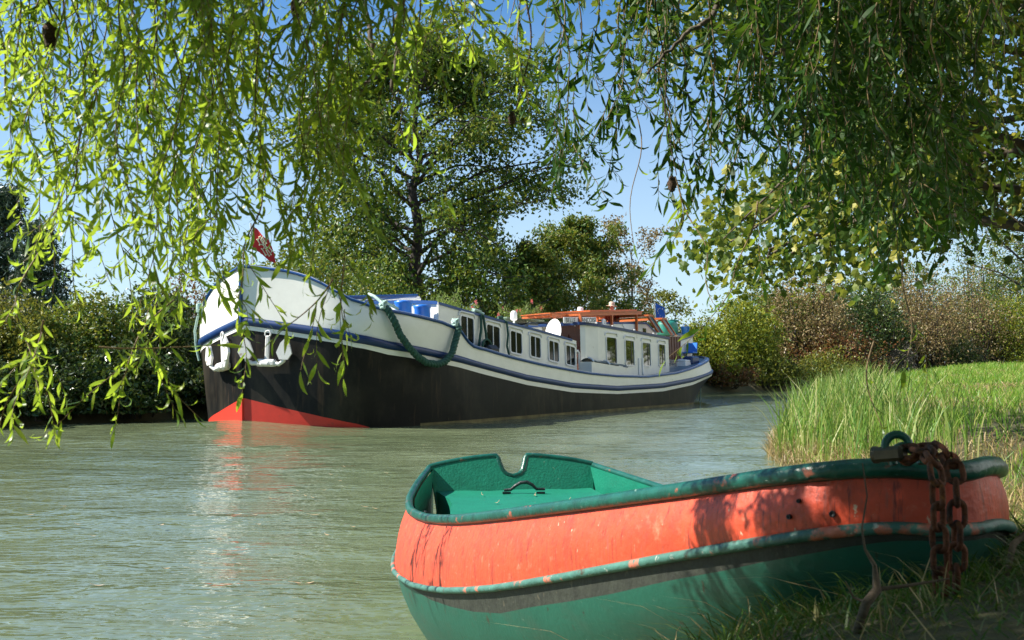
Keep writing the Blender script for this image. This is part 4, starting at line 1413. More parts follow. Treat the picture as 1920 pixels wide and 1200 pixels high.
# rusty chain, one mesh per link
ch = empty('chain', at(1745, 850, 1.78))
tag(ch, 'rusty iron chain with two strands hanging over the bow of the rowing boat', 'chain')
o_ = ch.location
def link(c, d, roll, L=.046, W=.027, r=.0051):
    d = d.normalized()
    s = d.orthogonal().normalized()
    s = Matrix.Rotation(roll, 3, d) @ s
    pts = []
    hl, hw = L / 2 - W / 2, W / 2 - r * .3
    for i in range(9):
        a = -math.pi / 2 + math.pi * i / 8
        pts.append(c + d * (hl + hw * math.cos(a)) + s * (hw * math.sin(a)))
    for i in range(9):
        a = math.pi / 2 + math.pi * i / 8
        pts.append(c + d * (-hl + hw * math.cos(a)) + s * (hw * math.sin(a)))
    m_ = MB()
    m_.tube(pts, r, 7, closed=True)
    m_.build('link', M['rust'], ch, off=o_)
def chain(pts, roll0=0.3, pitch=.0355):
    P = [Vector(p) for p in pts]
    L = [0.0]
    for a, b in zip(P, P[1:]):
        L.append(L[-1] + (b - a).length)
    n = int(L[-1] / pitch)
    def cv(s):
        s = max(0, min(L[-1], s))
        for i in range(len(P) - 1):
            if s <= L[i + 1] or i == len(P) - 2:
                return P[i].lerp(P[i + 1], (s - L[i]) / (L[i + 1] - L[i] + 1e-9))
    for i in range(n + 1):
        s = i * pitch
        link(cv(s), cv(s + .012) - cv(s - .012), roll0 + (i % 2) * 1.45 + .25 * math.sin(i * 1.7))
Yc = 1.665
chain([at(1700, 848, 1.80), at(1722, 845, 1.78), at(1738, 850, 1.74), at(1752, 866, 1.69), at(1757, 900, Yc), at(1759, 960, 1.665), at(1762, 1030, 1.67), at(1765, 1110, 1.67)], .4)
chain([at(1706, 852, 1.82), at(1728, 838, 1.80), at(1752, 840, 1.78), at(1778, 856, 1.74), at(1790, 882, 1.70), at(1794, 930, 1.685), at(1795, 1000, 1.685), at(1793, 1090, 1.69)], 1.1)

# ------------------------------------------------------------------ trees and shrubs
def leaf_poly(C, D, L, W, rng, shape):
    """leaves with more outline than a diamond: shape = list of (along, across) points"""
    n = len(C)
    D = D / (np.linalg.norm(D, axis=1, keepdims=True) + 1e-9)
    r = rng.normal(size=(n, 3))
    S = np.cross(D, r)
    S /= (np.linalg.norm(S, axis=1, keepdims=True) + 1e-9)
    Nn = np.cross(D, S)
    L = np.broadcast_to(np.asarray(L, float), (n,))[:, None]
    k = len(shape)
    P = [C + Nn * L * .07]
    for a, b in shape:
        P.append(C + D * L * a + S * L * b - Nn * L * .10 * abs(b))
    V = np.stack(P, 1).reshape(-1, 3)
    base = (np.arange(n) * (k + 1))[:, None]
    T = np.concatenate([np.c_[base, base + 1 + i, base + 1 + (i + 1) % k] for i in range(k)], 0)
    return V, T
MAPLE = [(-.45, 0), (-.22, .48), (.05, .34), (.32, .40), (.36, .18), (.56, 0), (.36, -.18), (.32, -.40), (.05, -.34), (-.22, -.48)]

def tubes_np(segs, name, mat, parent, n=6):
    """segs: list of (points, radii); one mesh"""
    m_ = MB()
    for p, r in segs:
        m_.tube(p, r, n, caps=False)
    return m_.build(name, mat, parent, fix=False)
def curve_pts(g, a, b, k, wob):
    a, b = np.array(a, float), np.array(b, float)
    out = []
    for i in range(k + 1):
        t = i / k
        p = a + (b - a) * t
        if 0 < i < k:
            p = p + g.normal(0, wob, 3)
        out.append(p)
    return out
def make_tree(name, label, loc, h, spread, seed, lm, bm='bark', nl=12000, ls=.16, lw=.5, trunk_r=None, base=.18, nlimb=14, nsub=7, clump=.5, droop=0.0,
              prof=None, maple=False, group=None, cat='tree', upright=.5, topk=.25, lean=(0, 0), nowood=False):
    g = np.random.default_rng(seed)
    t = empty(name, loc)
    tag(t, label, cat, group)
    trunk_r = trunk_r or h * .022
    prof = prof or (lambda u: math.sin(math.pi * min(1, .22 + .78 * u)) ** .7)
    top = np.array([lean[0], lean[1], h * .93])
    tp = [np.array([0, 0, -.3])] + curve_pts(g, (0, 0, .3), top, 9, spread * .022)
    tr_ = [trunk_r * 1.25] + [trunk_r * (1 - i / 9) ** .8 + .015 for i in range(10)]
    tubes_np([(tp, tr_)], 'trunk', M[bm], t, 9)
    TP = np.array(tp[1:])
    segs, clus, dirs, wts = [], [], [], []
    for i in range(nlimb):
        u = base + (1 - base) * ((i + g.uniform(0, .8)) / nlimb)
        f = u * 9
        j = min(8, int(f))
        p0 = TP[j] + (TP[j + 1] - TP[j]) * (f - j)
        az = i * 2.399 + g.uniform(-.5, .5)
        uu = (u - base) / (1 - base)
        ln = spread * prof(uu) * g.uniform(.72, 1.15)
        rise = ln * (upright * g.uniform(.35, 1.1) + topk * uu)
        p1 = p0 + np.array([math.cos(az) * ln, math.sin(az) * ln, rise - droop * ln])
        pm = (p0 + p1) / 2 + np.array([0, 0, ln * .10]) + g.normal(0, ln * .05, 3)
        lp = [p0, (p0 + pm) / 2 + g.normal(0, ln * .02, 3), pm, (pm + p1) / 2 + g.normal(0, ln * .03, 3), p1]
        r0 = max(.02, trunk_r * .42 * (1 - .6 * uu))
        segs.append((lp, [r0, r0 * .75, r0 * .55, r0 * .35, .012]))
        LP = np.array(lp)
        for k in range(nsub):
            v = .3 + .7 * (k + g.uniform(0, .9)) / nsub
            q = v * 4
            jj = min(3, int(q))
            s0 = LP[jj] + (LP[jj + 1] - LP[jj]) * (q - jj)
            sl = max(.5, ln) * g.uniform(.22, .45)
            d = np.array([math.cos(az), math.sin(az), 0]) * .7 + g.normal(0, .65, 3) + np.array([0, 0, .3 * upright - droop * .6])
            d /= np.linalg.norm(d)
            s1 = s0 + d * sl
            segs.append(([s0, (s0 + s1) / 2 + g.normal(0, sl * .06, 3), s1], [r0 * .3, r0 * .2, .006]))
            for w_ in (.45, .75, 1.0):
                clus.append(s0 + (s1 - s0) * w_ + g.normal(0, clump * .15, 3))
                dirs.append(d)
                wts.append(g.uniform(.4, 1.6))
    if not nowood:
        tubes_np(segs, 'branches', M[bm], t, 5)
    clus, dirs = np.array(clus), np.array(dirs)
    wts = np.array(wts) / sum(wts)
    k = g.choice(len(clus), nl, p=wts)
    off = g.normal(0, 1, (nl, 3)) * clump * np.array([.55, .55, .42])
    C = clus[k] + off
    D = dirs[k] * .6 + g.normal(0, .7, (nl, 3)) + np.array([0, 0, -.25])
    L = ls * g.uniform(.65, 1.25, nl)
    if maple:
        V, T = leaf_poly(C, D, L, None, g, MAPLE)
        np_mesh('crown', V, None, M[lm], t, T=T)
    else:
        V, Q = leaf_quads(C, D, L, L * lw, g)
        np_mesh('crown', V, Q, M[lm], t)
    return t
def make_shrub(name, label, loc, h, w, seed, lm, nl=5000, ls=.12, lw=.55, bm='bark_dark', upright=.6, fluffy=.16, group=None, cat='shrub', core=.45, depth=None):
    g = np.random.default_rng(seed)
    t = empty(name, loc)
    tag(t, label, cat, group)
    depth = depth or w
    segs, C0, DD = [], [], []
    nst = max(14, int(w * 7))
    for i in range(nst):
        az = g.uniform(0, 6.283)
        rr = math.sqrt(g.uniform(0, 1))
        zz = h * (1 - .55 * rr ** 2) * g.uniform(.45, 1.0)
        b = np.array([math.cos(az) * rr * w * .25, math.sin(az) * rr * depth * .25, -.15])
        e = np.array([math.cos(az) * rr * w * .5, math.sin(az) * rr * depth * .5, zz])
        m = (b + e) / 2 + np.array([0, 0, zz * .12]) + g.normal(0, .05 * w, 3)
        segs.append(([b, m, e], [.022 * h ** .5, .016 * h ** .5, .005]))
        for q in range(9):
            v = g.uniform(.12, 1.06) ** .7
            p = b * (1 - v) ** 2 + 2 * m * v * (1 - v) + e * v * v
            d = g.normal(0, .6, 3) + np.array([math.cos(az) * .5, math.sin(az) * .5, upright])
            d /= np.linalg.norm(d)
            ln = g.uniform(.12, .32) * (w + h) * .35
            p1 = p + d * ln
            if q < 4:
                segs.append(([p, (p + p1) / 2, p1], [.008, .006, .003]))
            C0 += [p + d * ln * f for f in (.35, .7, 1.0)]
            DD += [d] * 3
    tubes_np(segs, 'stem', M[bm], t, 4)
    C0, DD = np.array(C0), np.array(DD)
    C0[:, 2] = np.clip(C0[:, 2], .05, h * 1.06)
    nl = int(nl * 1.5)
    na = int(nl * (.5 if upright > .8 else .34))
    wt = g.uniform(.3, 1.7, len(C0))
    k = g.choice(len(C0), na, p=wt / wt.sum())
    Ca = C0[k] + g.normal(0, fluffy * (w + h) * .12, (na, 3))
    Da = DD[k] * .6 + g.normal(0, .6, (na, 3))
    # rounded lobes of foliage filling the dome
    nb = nl - na
    nlob = 22
    rad = g.uniform(.13, .25, nlob) * (w + h) * .55
    az = g.uniform(0, 6.283, nlob)
    rr = np.sqrt(g.uniform(0, 1, nlob)) * .92
    zt = h * np.sqrt(np.maximum(0, 1 - (rr * .95) ** 2)) * g.uniform(.35, 1.0, nlob)
    el = 1.5 if upright > .8 else 1.0
    cen = np.c_[np.cos(az) * rr * np.maximum(.1, w * .5 - rad * .8), np.sin(az) * rr * np.maximum(.1, depth * .5 - rad * .8), np.maximum(rad * .4, zt - rad * el * .9)]
    k = g.choice(nlob, nb, p=rad ** 2 / (rad ** 2).sum())
    u = g.normal(0, 1, (nb, 3))
    u[:, 2] = np.where(g.uniform(0, 1, nb) < .7, np.abs(u[:, 2]), u[:, 2])
    u /= np.linalg.norm(u, axis=1, keepdims=True)
    bumpy = 1 + .16 * np.sin(u[:, 0] * 9 + k) * np.sin(u[:, 2] * 8 + 2 * k) + g.normal(0, .09, nb)
    Cb = cen[k] + u * (rad[k] * bumpy)[:, None] * np.array([1, 1, el])
    Db = u * .5 + g.normal(0, .6, (nb, 3))
    C, D = np.concatenate([Ca, Cb]), np.concatenate([Da, Db])
    C[:, 2] = np.maximum(C[:, 2], .03)
    L = ls * g.uniform(.6, 1.3, nl)
    V, Q = leaf_quads(C, D, L, L * lw, g)
    np_mesh('crown', V, Q, M[lm], t)
    return t
def copy_tree(o, name, label, loc, rot, sc, group=None):
    c = o.copy()
    COL.objects.link(c)
    c.name = name
    c.location, c.rotation_euler, c.scale = loc, (0, 0, rot), (sc if hasattr(sc, '__len__') else (sc, sc, sc))
    c['label'] = label
    if group:
        c['group'] = group
    for ch_ in list(o.children):
        d = ch_.copy()
        COL.objects.link(d)
        d.parent = c
    return c
FARL = [Vector((a, b, 0)) for a, b in FAR[1:11]]
def far_pt(px, inland):
    """a point on the far bank, a given distance behind the water's edge, along the sight line of pixel column px"""
    r = ray(px, 692)
    k = r.x / r.y
    best = None
    Ys = np.arange(15, 130, .1)
    d = signed(np.c_[Ys * k, Ys], FAR, 12)
    i = int(np.argmax(d >= inland))
    y = float(Ys[i])
    z = float(far_h(np.array([[k * y, y]]))[0])
    return Vector((k * y, y, z))
def hgt(px, py, y, zb):
    return at(px, py, y).z - zb

def far_shrub(kind, label, px, top, wpx, inland, lm, seed, nl=5000, **kw):
    p = far_pt(px, inland)
    w = wpx / F_PX * p.y
    h = hgt(px, top, p.y, p.z)
    return make_shrub(kind, label, p - Vector((0, 0, .05)), h, w, seed, lm, nl=nl, **kw)
G_H = 'shrubs along the far bank'
# left bank, a tangle of ivy and bramble down to the water
sh = []
for kind, label, px, top, wpx, inl, lm, nl, kw in [
    ('bramble_shrub', 'dark bramble spilling into the water at the left edge', -60, 640, 260, .3, 'lf_dark', 7000, dict(ls=.13)),
    ('bramble_shrub', 'dark bramble at the waterline left of the barge bow', 95, 650, 230, .3, 'lf_dark', 7000, dict(ls=.13)),
    ('bramble_shrub', 'dark bramble overhanging the water nearest the barge bow', 235, 640, 230, .3, 'lf_dark', 7000, dict(ls=.13)),
    ('bramble_shrub', 'dark bramble half hidden behind the barge bow', 370, 650, 200, .5, 'lf_dark', 6000, dict(ls=.13)),
    ('ivy_shrub', 'tall olive ivy mass at the left edge above the bramble', 20, 540, 250, 1.8, 'lf_olive', 8000, dict(ls=.11)),
    ('ivy_shrub', 'tall dark ivy mass behind the hanging willow leaves', 165, 530, 260, 2.0, 'lf_mid', 9000, dict(ls=.11)),
    ('ivy_shrub', 'tall dark ivy mass just left of the barge bow', 300, 540, 230, 2.0, 'lf_dark', 9000, dict(ls=.12)),
    ('dry_shrub', 'grey dead looking shrub at the left edge under the conifers', 22, 520, 110, 3.0, 'lf_grey', 2600, dict(ls=.10, upright=.9)),
    ('red_shrub', 'red brown leaved shrub rising behind the left of the bow', 350, 478, 110, 3.4, 'lf_red', 3200, dict(ls=.11, upright=.9)),
    ('hedge_shrub', 'broad leaved shrub standing behind the bow flag', 470, 420, 170, 4.0, 'lf_mid', 6500, dict(ls=.14)),
    ('hedge_shrub', 'broad leaved shrub behind the fore deck rail', 590, 430, 210, 3.2, 'lf_mid', 7500, dict(ls=.14)),
    ('hedge_shrub', 'dark shrub around the foot of the big tree', 705, 480, 200, 3.0, 'lf_big', 6500, dict(ls=.15)),
    ('hedge_shrub', 'shrub right of the big trunk behind the bollards', 850, 478, 200, 3.0, 'lf_big', 6500, dict(ls=.15)),
    ('hedge_shrub', 'dark shrub behind the flowering roof plants', 945, 500, 150, 2.2, 'lf_big', 5000, dict(ls=.15)),
    ('hedge_shrub', 'low green shrub behind the name board', 1070, 545, 200, 2.0, 'lf_mid', 5000, dict(ls=.16)),
    ('yellow_shrub', 'yellow green shrub behind the stern flag', 1205, 585, 130, 1.5, 'lf_yel', 3000, dict(ls=.18)),
    ('yellow_shrub', 'yellow green shrub just right of the barge stern', 1325, 582, 130, 1.2, 'lf_yel', 6500, dict(ls=.18)),
    ('olive_shrub', 'large speckled olive shrub right of the barge stern', 1392, 540, 160, 2.4, 'lf_yel', 8500, dict(ls=.20)),
    ('low_shrub', 'low rusty shrub at the waterline right of the barge stern', 1350, 668, 120, .4, 'lf_red', 3800, dict(ls=.15)),
    ('low_shrub', 'low olive shrub at the waterline in the middle of the far bank', 1440, 660, 150, .4, 'lf_olive', 4600, dict(ls=.16)),
    ('low_shrub', 'low shrub at the waterline partly behind the tall reeds', 1550, 655, 160, .4, 'lf_olive', 4600, dict(ls=.17)),
    ('grey_shrub', 'small grey seeding shrub above the rusty waterline shrub', 1425, 632, 60, 1.8, 'lf_grey', 1500, dict(ls=.15, upright=1.0)),
    ('seeding_shrub', 'tall pinkish brown seeding shrub left of the dark tree', 1510, 470, 190, 4.0, 'lf_brown', 8200, dict(ls=.19, upright=1.2)),
    ('red_shrub', 'rust red shrub in front of the dark round tree', 1570, 598, 180, 1.6, 'lf_red', 7000, dict(ls=.18)),
    ('dark_tree', 'dark green round tree in the middle of the right bank', 1625, 500, 160, 3.4, 'lf_dark', 9500, dict(ls=.22)),
    ('seeding_shrub', 'tall tan feathery shrub right of the dark round tree', 1735, 480, 190, 2.6, 'lf_brown', 9500, dict(ls=.20, upright=1.2)),
    ('seeding_shrub', 'second tan feathery shrub farther right under the maple', 1830, 490, 170, 4.0, 'lf_brown', 6500, dict(ls=.20, upright=1.2)),
    ('grey_shrub', 'grey dry shrub at the edge of the grass left of the dark bush', 1685, 632, 70, .8, 'lf_grey', 1500, dict(ls=.16, upright=1.0)),
    ('dark_shrub', 'dense dark bush at the edge of the grass field', 1790, 620, 120, .5, 'lf_dark', 4200, dict(ls=.18)),
    ('olive_shrub', 'olive shrub at the right edge behind the dry grass', 1905, 540, 170, 1.5, 'lf_yel', 8500, dict(ls=.20)),
    ('background_shrub', 'mid green shrub far behind the pinkish brown shrub', 1450, 515, 220, 7.0, 'lf_mid', 9500, dict(ls=.24)),
    ('background_shrub', 'shadowy shrub filling the gap behind the tan feathery shrubs', 1690, 470, 260, 8.0, 'lf_mid', 11000, dict(ls=.26)),
    ('background_shrub', 'yellowing shrub behind the gap between the rusty shrub and the dark tree', 1560, 505, 200, 7.5, 'lf_yel', 8500, dict(ls=.25)),
    ('background_shrub', 'tall green shrub beyond the right edge of the field', 1880, 415, 280, 8.0, 'lf_mid', 14000, dict(ls=.26)),
    ]:
    sh.append(far_shrub(kind, label, px, top, wpx, inl, lm, 100 + len(sh), nl, **kw))
for p_, lab in ((far_pt(1885, .3), 'tuft of dry straw coloured grass at the right end of the field'), (far_pt(1845, .2), 'smaller tuft of dry straw coloured grass beside the dark bush')):
    make_shrub('dry_grass_tuft', lab, p_ - Vector((0, 0, .1)), 1.5, 1.8, int(p_.x * 7), 'lf_straw', nl=1500, ls=.35, lw=.06, upright=1.6, cat='grass tuft')

# the big tree behind the barge and the other trees
p = far_pt(780, 6.5)
H_ = hgt(780, 62, p.y, p.z)
make_tree('broad_tree', 'tall open crowned tree with a dark trunk rising behind the barge', p, H_, 228 / F_PX * p.y, 21, 'lf_big', 'bark_dark', nl=58000, ls=.20, lw=.66,
          trunk_r=.34, base=.10, nlimb=46, nsub=10, clump=.62, upright=.28, topk=.3, prof=lambda u: 1.0 if u < .4 else 1.0 * (1 - ((u - .4) / .6) ** 1.7) + .25)
p = far_pt(1085, 5)
make_tree('young_tree', 'pointed speckled green tree behind the timber canopy', p, hgt(1085, 412, p.y, p.z), 112 / F_PX * p.y, 22, 'lf_mid', nl=21000, ls=.21, base=.06, nlimb=30, nsub=6, clump=.45, upright=.9,
          prof=lambda u: 1.05 * (1 - u) ** .75 + .1)
p = far_pt(1002, 4.5)
make_tree('young_tree', 'speckled green tree left of the pointed one, over the white lamp', p, hgt(1002, 455, p.y, p.z), 90 / F_PX * p.y, 23, 'lf_mid', nl=15000, ls=.20, base=.06, nlimb=26, nsub=6, clump=.42, upright=.8,
          prof=lambda u: 1.05 * (1 - u) ** .7 + .1)
p = far_pt(1185, 6)
make_tree('thin_tree', 'sparse brown leaved tree with visible branches above the canopy', p, hgt(1185, 448, p.y, p.z), 78 / F_PX * p.y, 24, 'lf_brown', nl=3800, ls=.20, base=.15, nlimb=18, nsub=6, clump=.35, upright=1.3,
          trunk_r=.10, prof=lambda u: .9 * (1 - .3 * u))
p = far_pt(1245, 7)
make_tree('thin_tree', 'low dark spreading tree above the stern flag', p, hgt(1245, 545, p.y, p.z), 60 / F_PX * p.y, 25, 'lf_olive', nl=2200, ls=.22, base=.2, nlimb=12, nsub=5, clump=.4, upright=.6, trunk_r=.12)
p = far_pt(5, 7)
make_tree('conifer', 'tall blue green conifer at the left edge', p, hgt(5, 330, p.y, p.z), 62 / F_PX * p.y, 26, 'lf_conif', nl=9000, ls=.22, lw=.22, base=.08, nlimb=30, nsub=6, clump=.3, upright=.25,
          prof=lambda u: 1.1 * (1 - u) ** .8 + .05)
p = far_pt(72, 5)
make_tree('conifer', 'shorter blue green conifer beside the tall one', p, hgt(72, 405, p.y, p.z), 55 / F_PX * p.y, 27, 'lf_conif', nl=8000, ls=.20, lw=.22, base=.08, nlimb=26, nsub=6, clump=.3, upright=.4,
          prof=lambda u: 1.05 * (1 - u) ** .6 + .05)
p = far_pt(1945, 4)
make_tree('background_tree', 'mid green tree behind the dry grass at the right edge of the field', p, hgt(1945, 290, p.y, p.z), 120 / F_PX * p.y, 28, 'lf_mid', nl=14000, ls=.27, base=.08, nlimb=28, nsub=7, clump=.7, upright=.5)
# maple on the near bank, its crown filling the right edge
MP = Vector((7.3, 13.0, float(near_h(np.array([[7.3, 13.0]]))[0])))
make_tree('maple_tree', 'maple with yellowing lobed leaves filling the right edge', MP, 9.5, 4.6, 31, 'maple', nl=72000, ls=.108, maple=True, trunk_r=.22, base=.23, nlimb=46, nsub=10, clump=.5, upright=.32,
          droop=.215, topk=.3, prof=lambda u: 1.0 if u < .5 else 1.0 - .7 * ((u - .5) / .5) ** 1.5)
# trees of the near bank standing outside the frame, seen in the barge's windows
nb_ = make_tree('poplar_tree', 'round near bank tree right of the grass, outside the picture', (26, 22, .5), 9, 4.4, 41, 'lf_yel', nl=7000, ls=.34, base=.15, nlimb=22, nsub=7, clump=.6)
_w = ('second', 'third', 'fourth', 'fifth', 'sixth', 'seventh', 'eighth', 'ninth', 'tenth', 'eleventh')
for i, (x, y, sc_) in enumerate(((34, 44, 1.0), (43, 50, 1.1), (40, 59, 1.0), (50, 66, 1.2), (29, 33, .9), (52, 56, 1.15), (-7, -15, 1.1), (3, -13, 1.0), (-18, -17, 1.1), (13, -12, 1.2))):
    copy_tree(nb_, 'poplar_tree', 'round near bank tree outside the picture, %s along the bank' % _w[i], (x, y, .5), 1.3 * i + .4, sc_)

# ------------------------------------------------------------------ grass
def blades(name, P, Z, h, lean, width, rng, mat, bend=.35, kind='stuff', parent=None):
    n = len(P)
    az = rng.uniform(0, 6.283, n)
    la = rng.uniform(0, 6.283, n)
    S = np.c_[np.cos(az), np.sin(az), np.zeros(n)]
    Ld = np.c_[np.cos(la), np.sin(la), np.zeros(n)] * (lean * rng.uniform(.2, 1.3, n))[:, None]
    b = np.c_[P, Z - .02]
    hh = np.asarray(h)[:, None]
    ww = (np.broadcast_to(width, (n,)) * rng.uniform(.6, 1.3, n))[:, None]
    up = np.array([0, 0, 1.0])
    m1 = b + hh * (.40 * up + Ld * .25)
    m2 = b + hh * (.75 * up + Ld * .65 * (1 + bend))
    tp = b + hh * ((1.0 - np.clip((Ld ** 2).sum(1, keepdims=True), 0, .7) * .55) * up + Ld * 1.25 * (1 + bend))
    V = np.stack([b - S * ww / 2, b + S * ww / 2, m1 - S * ww * .45, m1 + S * ww * .45, m2 - S * ww * .3, m2 + S * ww * .3, tp], 1).reshape(-1, 3)
    o = (np.arange(n) * 7)[:, None]
    Q = np.concatenate([o + np.array([[0, 1, 3, 2]]), o + np.array([[2, 3, 5, 4]])], 0)
    T = o + np.array([[4, 5, 6]])
    ob = np_mesh(name, V, Q, mat, parent, T=T)
    if kind:
        ob['kind'] = kind
    return ob
g = np.random.default_rng(5)
def scatter(n, x0, x1, y0, y1, dmin, dmax, g, ypow=1.0):
    y = y0 + (y1 - y0) * g.uniform(0, 1, n) ** ypow
    x = g.uniform(x0, x1, n)
    P = np.c_[x, y]
    d = signed(P, NEAR, 20)
    k = (d > dmin) & (d < dmax)
    return P[k], d[k]
def in_view(P, mx=.62):
    return P[np.abs(P[:, 0]) < P[:, 1] * mx + .6]
# field on the spit, thinning in size with distance
P, d = scatter(150000, 3, 34, 6.5, 56, .05, 40, g, 1.35)
P = in_view(P)
keep = g.uniform(0, 1, len(P)) < np.clip(.75 + .5 * lump(P, 1.1), .1, 1)
P = P[keep]
Z = near_h(P)
dry = lump(P + 40, .8) + .35 * lump(P, 3.0)
hh = (.17 + .12 * g.uniform(0, 1, len(P))) * (1 + .4 * np.clip(lump(P, 2.0), -1, 1)) * (1 + .012 * P[:, 1])
wd = .006 + .0005 * P[:, 1]
s_ = dry > .17 + g.normal(0, .12, len(P))
ob = blades('grass', P[~s_], Z[~s_], hh[~s_], .45, wd[~s_], g, M['grass'])
ob['label'] = 'sunlit green meadow grass on the near bank'
ob = blades('dry_grass', P[s_], Z[s_], hh[s_] * .7, .8, wd[s_], g, M['straw_grass'])
ob['label'] = 'matted straw coloured dry grass among the green'
# edge fringe with dry stalks
P, d = scatter(60000, 3, 12, 7, 24, -.05, .7, g, 1.2)
P = in_view(P)[:9000]
blades('dry_grass', P, np.maximum(near_h(P), 0), .16 + .14 * g.uniform(0, 1, len(P)), .7, .009, g, M['straw_grass'])
# tall reeds at the water's edge
P, d = scatter(60000, 3, 16, 10.5, 30, .1, 2.3, g, 1.3)
P = in_view(P)
w_ = np.clip(.9 - np.abs(signed(P, NEAR, 20) - .9) / 1.5, 0, 1) * np.clip((P[:, 1] - 10.5) / 2, 0, 1)
P = P[g.uniform(0, 1, len(P)) < w_ * .5][:6500]
hh = (.55 + .5 * g.uniform(0, 1, len(P)) ** 1.5) * (1 + .25 * lump(P, 2.2))
ob = blades('reeds', P, near_h(P), hh, .24, .011 + .0004 * P[:, 1], g, M['reed'], bend=.6)
ob['label'] = 'tall green reeds along the edge of the spit'
# shaded grass round the rowing boat's bow
def clear_of_boat(P):
    q = P - np.array([T0.x, T0.y])
    s = q @ np.array([AX.x, AX.y])
    w = q @ np.array([NX.x, NX.y])
    lim = np.array([HW(min(max(a, 0), 4.58)) for a in s])
    return ~((s < 4.58) & (np.abs(w) < lim + .0))
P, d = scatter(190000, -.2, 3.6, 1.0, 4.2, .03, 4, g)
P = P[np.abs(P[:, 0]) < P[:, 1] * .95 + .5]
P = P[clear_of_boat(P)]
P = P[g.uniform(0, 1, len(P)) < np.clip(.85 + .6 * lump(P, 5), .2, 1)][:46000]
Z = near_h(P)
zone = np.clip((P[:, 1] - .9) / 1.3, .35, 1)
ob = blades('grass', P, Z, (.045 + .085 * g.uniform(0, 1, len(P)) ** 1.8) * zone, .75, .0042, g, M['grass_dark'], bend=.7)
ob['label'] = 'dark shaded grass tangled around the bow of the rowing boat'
P2, d = scatter(9000, .2, 3.0, 1.2, 3.4, .05, 3, g)
P2 = P2[clear_of_boat(P2)][:900]
blades('dry_grass', P2, near_h(P2), .05 + .06 * g.uniform(0, 1, len(P2)), 1.3, .003, g, M['straw_grass'], bend=1.0)

# ------------------------------------------------------------------ the corkscrew willow overhead
g = np.random.default_rng(77)
wt_ = empty('willow_tree', (3.1, -1.6, float(near_h(np.array([[3.1, -1.6]]))[0])))
tag(wt_, 'corkscrew willow whose twisted leafy twigs hang across the top of the view', 'willow')
WO = np.array(wt_.location)
def wl_leaves(P, D, L, W, g):
    """curled narrow leaves: bases P, directions D, built as bent and twisted strips"""
    n = len(P)
    K = 6
    D = D / (np.linalg.norm(D, axis=1, keepdims=True) + 1e-9)
    r = g.normal(size=(n, 3))
    S = np.cross(D, r)
    S /= (np.linalg.norm(S, axis=1, keepdims=True) + 1e-9)
    B = np.cross(S, D)
    wp = np.array([.12, .70, 1.0, .92, .58, .03])
    bend = g.normal(0, .8, n) + np.sign(g.normal(size=n)) * .7
    tw = g.normal(0, 1.1, n)
    cur = np.array(P, float)
    d, b, s = D.copy(), B.copy(), S.copy()
    V = np.zeros((n, K, 2, 3))
    st = (L / (K - 1))[:, None]
    for i in range(K):
        V[:, i, 0] = cur - s * (W * wp[i] * .5)[:, None]
        V[:, i, 1] = cur + s * (W * wp[i] * .5)[:, None]
        a = (bend * (.35 + .9 * i / K) * .55)[:, None]
        d2 = d * np.cos(a) + b * np.sin(a)
        b2 = b * np.cos(a) - d * np.sin(a)
        t = (tw / K)[:, None]
        s2 = s * np.cos(t) + b2 * np.sin(t)
        b2 = b2 * np.cos(t) - s * np.sin(t)
        d = d2 + np.array([0, 0, -.05])
        d /= np.linalg.norm(d, axis=1, keepdims=True)
        b, s = b2, s2
        cur = cur + d * st
    V = V.reshape(-1, 3)
    o = (np.arange(n) * K * 2)[:, None]
    Q = np.concatenate([o + np.array([[2 * i, 2 * i + 1, 2 * i + 3, 2 * i + 2]]) for i in range(K - 1)], 0)
    return V, Q
def wiggle_path(g, a, b, n, amp, kz=1.0):
    a, b = np.array(a, float), np.array(b, float)
    t = np.linspace(0, 1, n)
    ln = np.linalg.norm(b - a)
    f1, f2 = g.uniform(9, 15) * ln / kz, g.uniform(16, 26) * ln / kz
    ph = g.uniform(0, 6.28, 6)
    P = a + (b - a) * t[:, None]
    P[:, 0] += amp * (np.sin(f1 * t + ph[0]) + .5 * np.sin(f2 * t + ph[1]))
    P[:, 1] += amp * (np.cos(f1 * t + ph[2]) + .5 * np.sin(f2 * t + ph[3]))
    P[:, 2] += amp * .5 * np.sin(f1 * .8 * t + ph[4])
    # a slow sag to one side
    P[:, 0] += g.normal(0, .05) * ln * np.sin(np.pi * t)
    P[:, 1] += g.normal(0, .05) * ln * np.sin(np.pi * t)
    return P
N_STRAND = 0
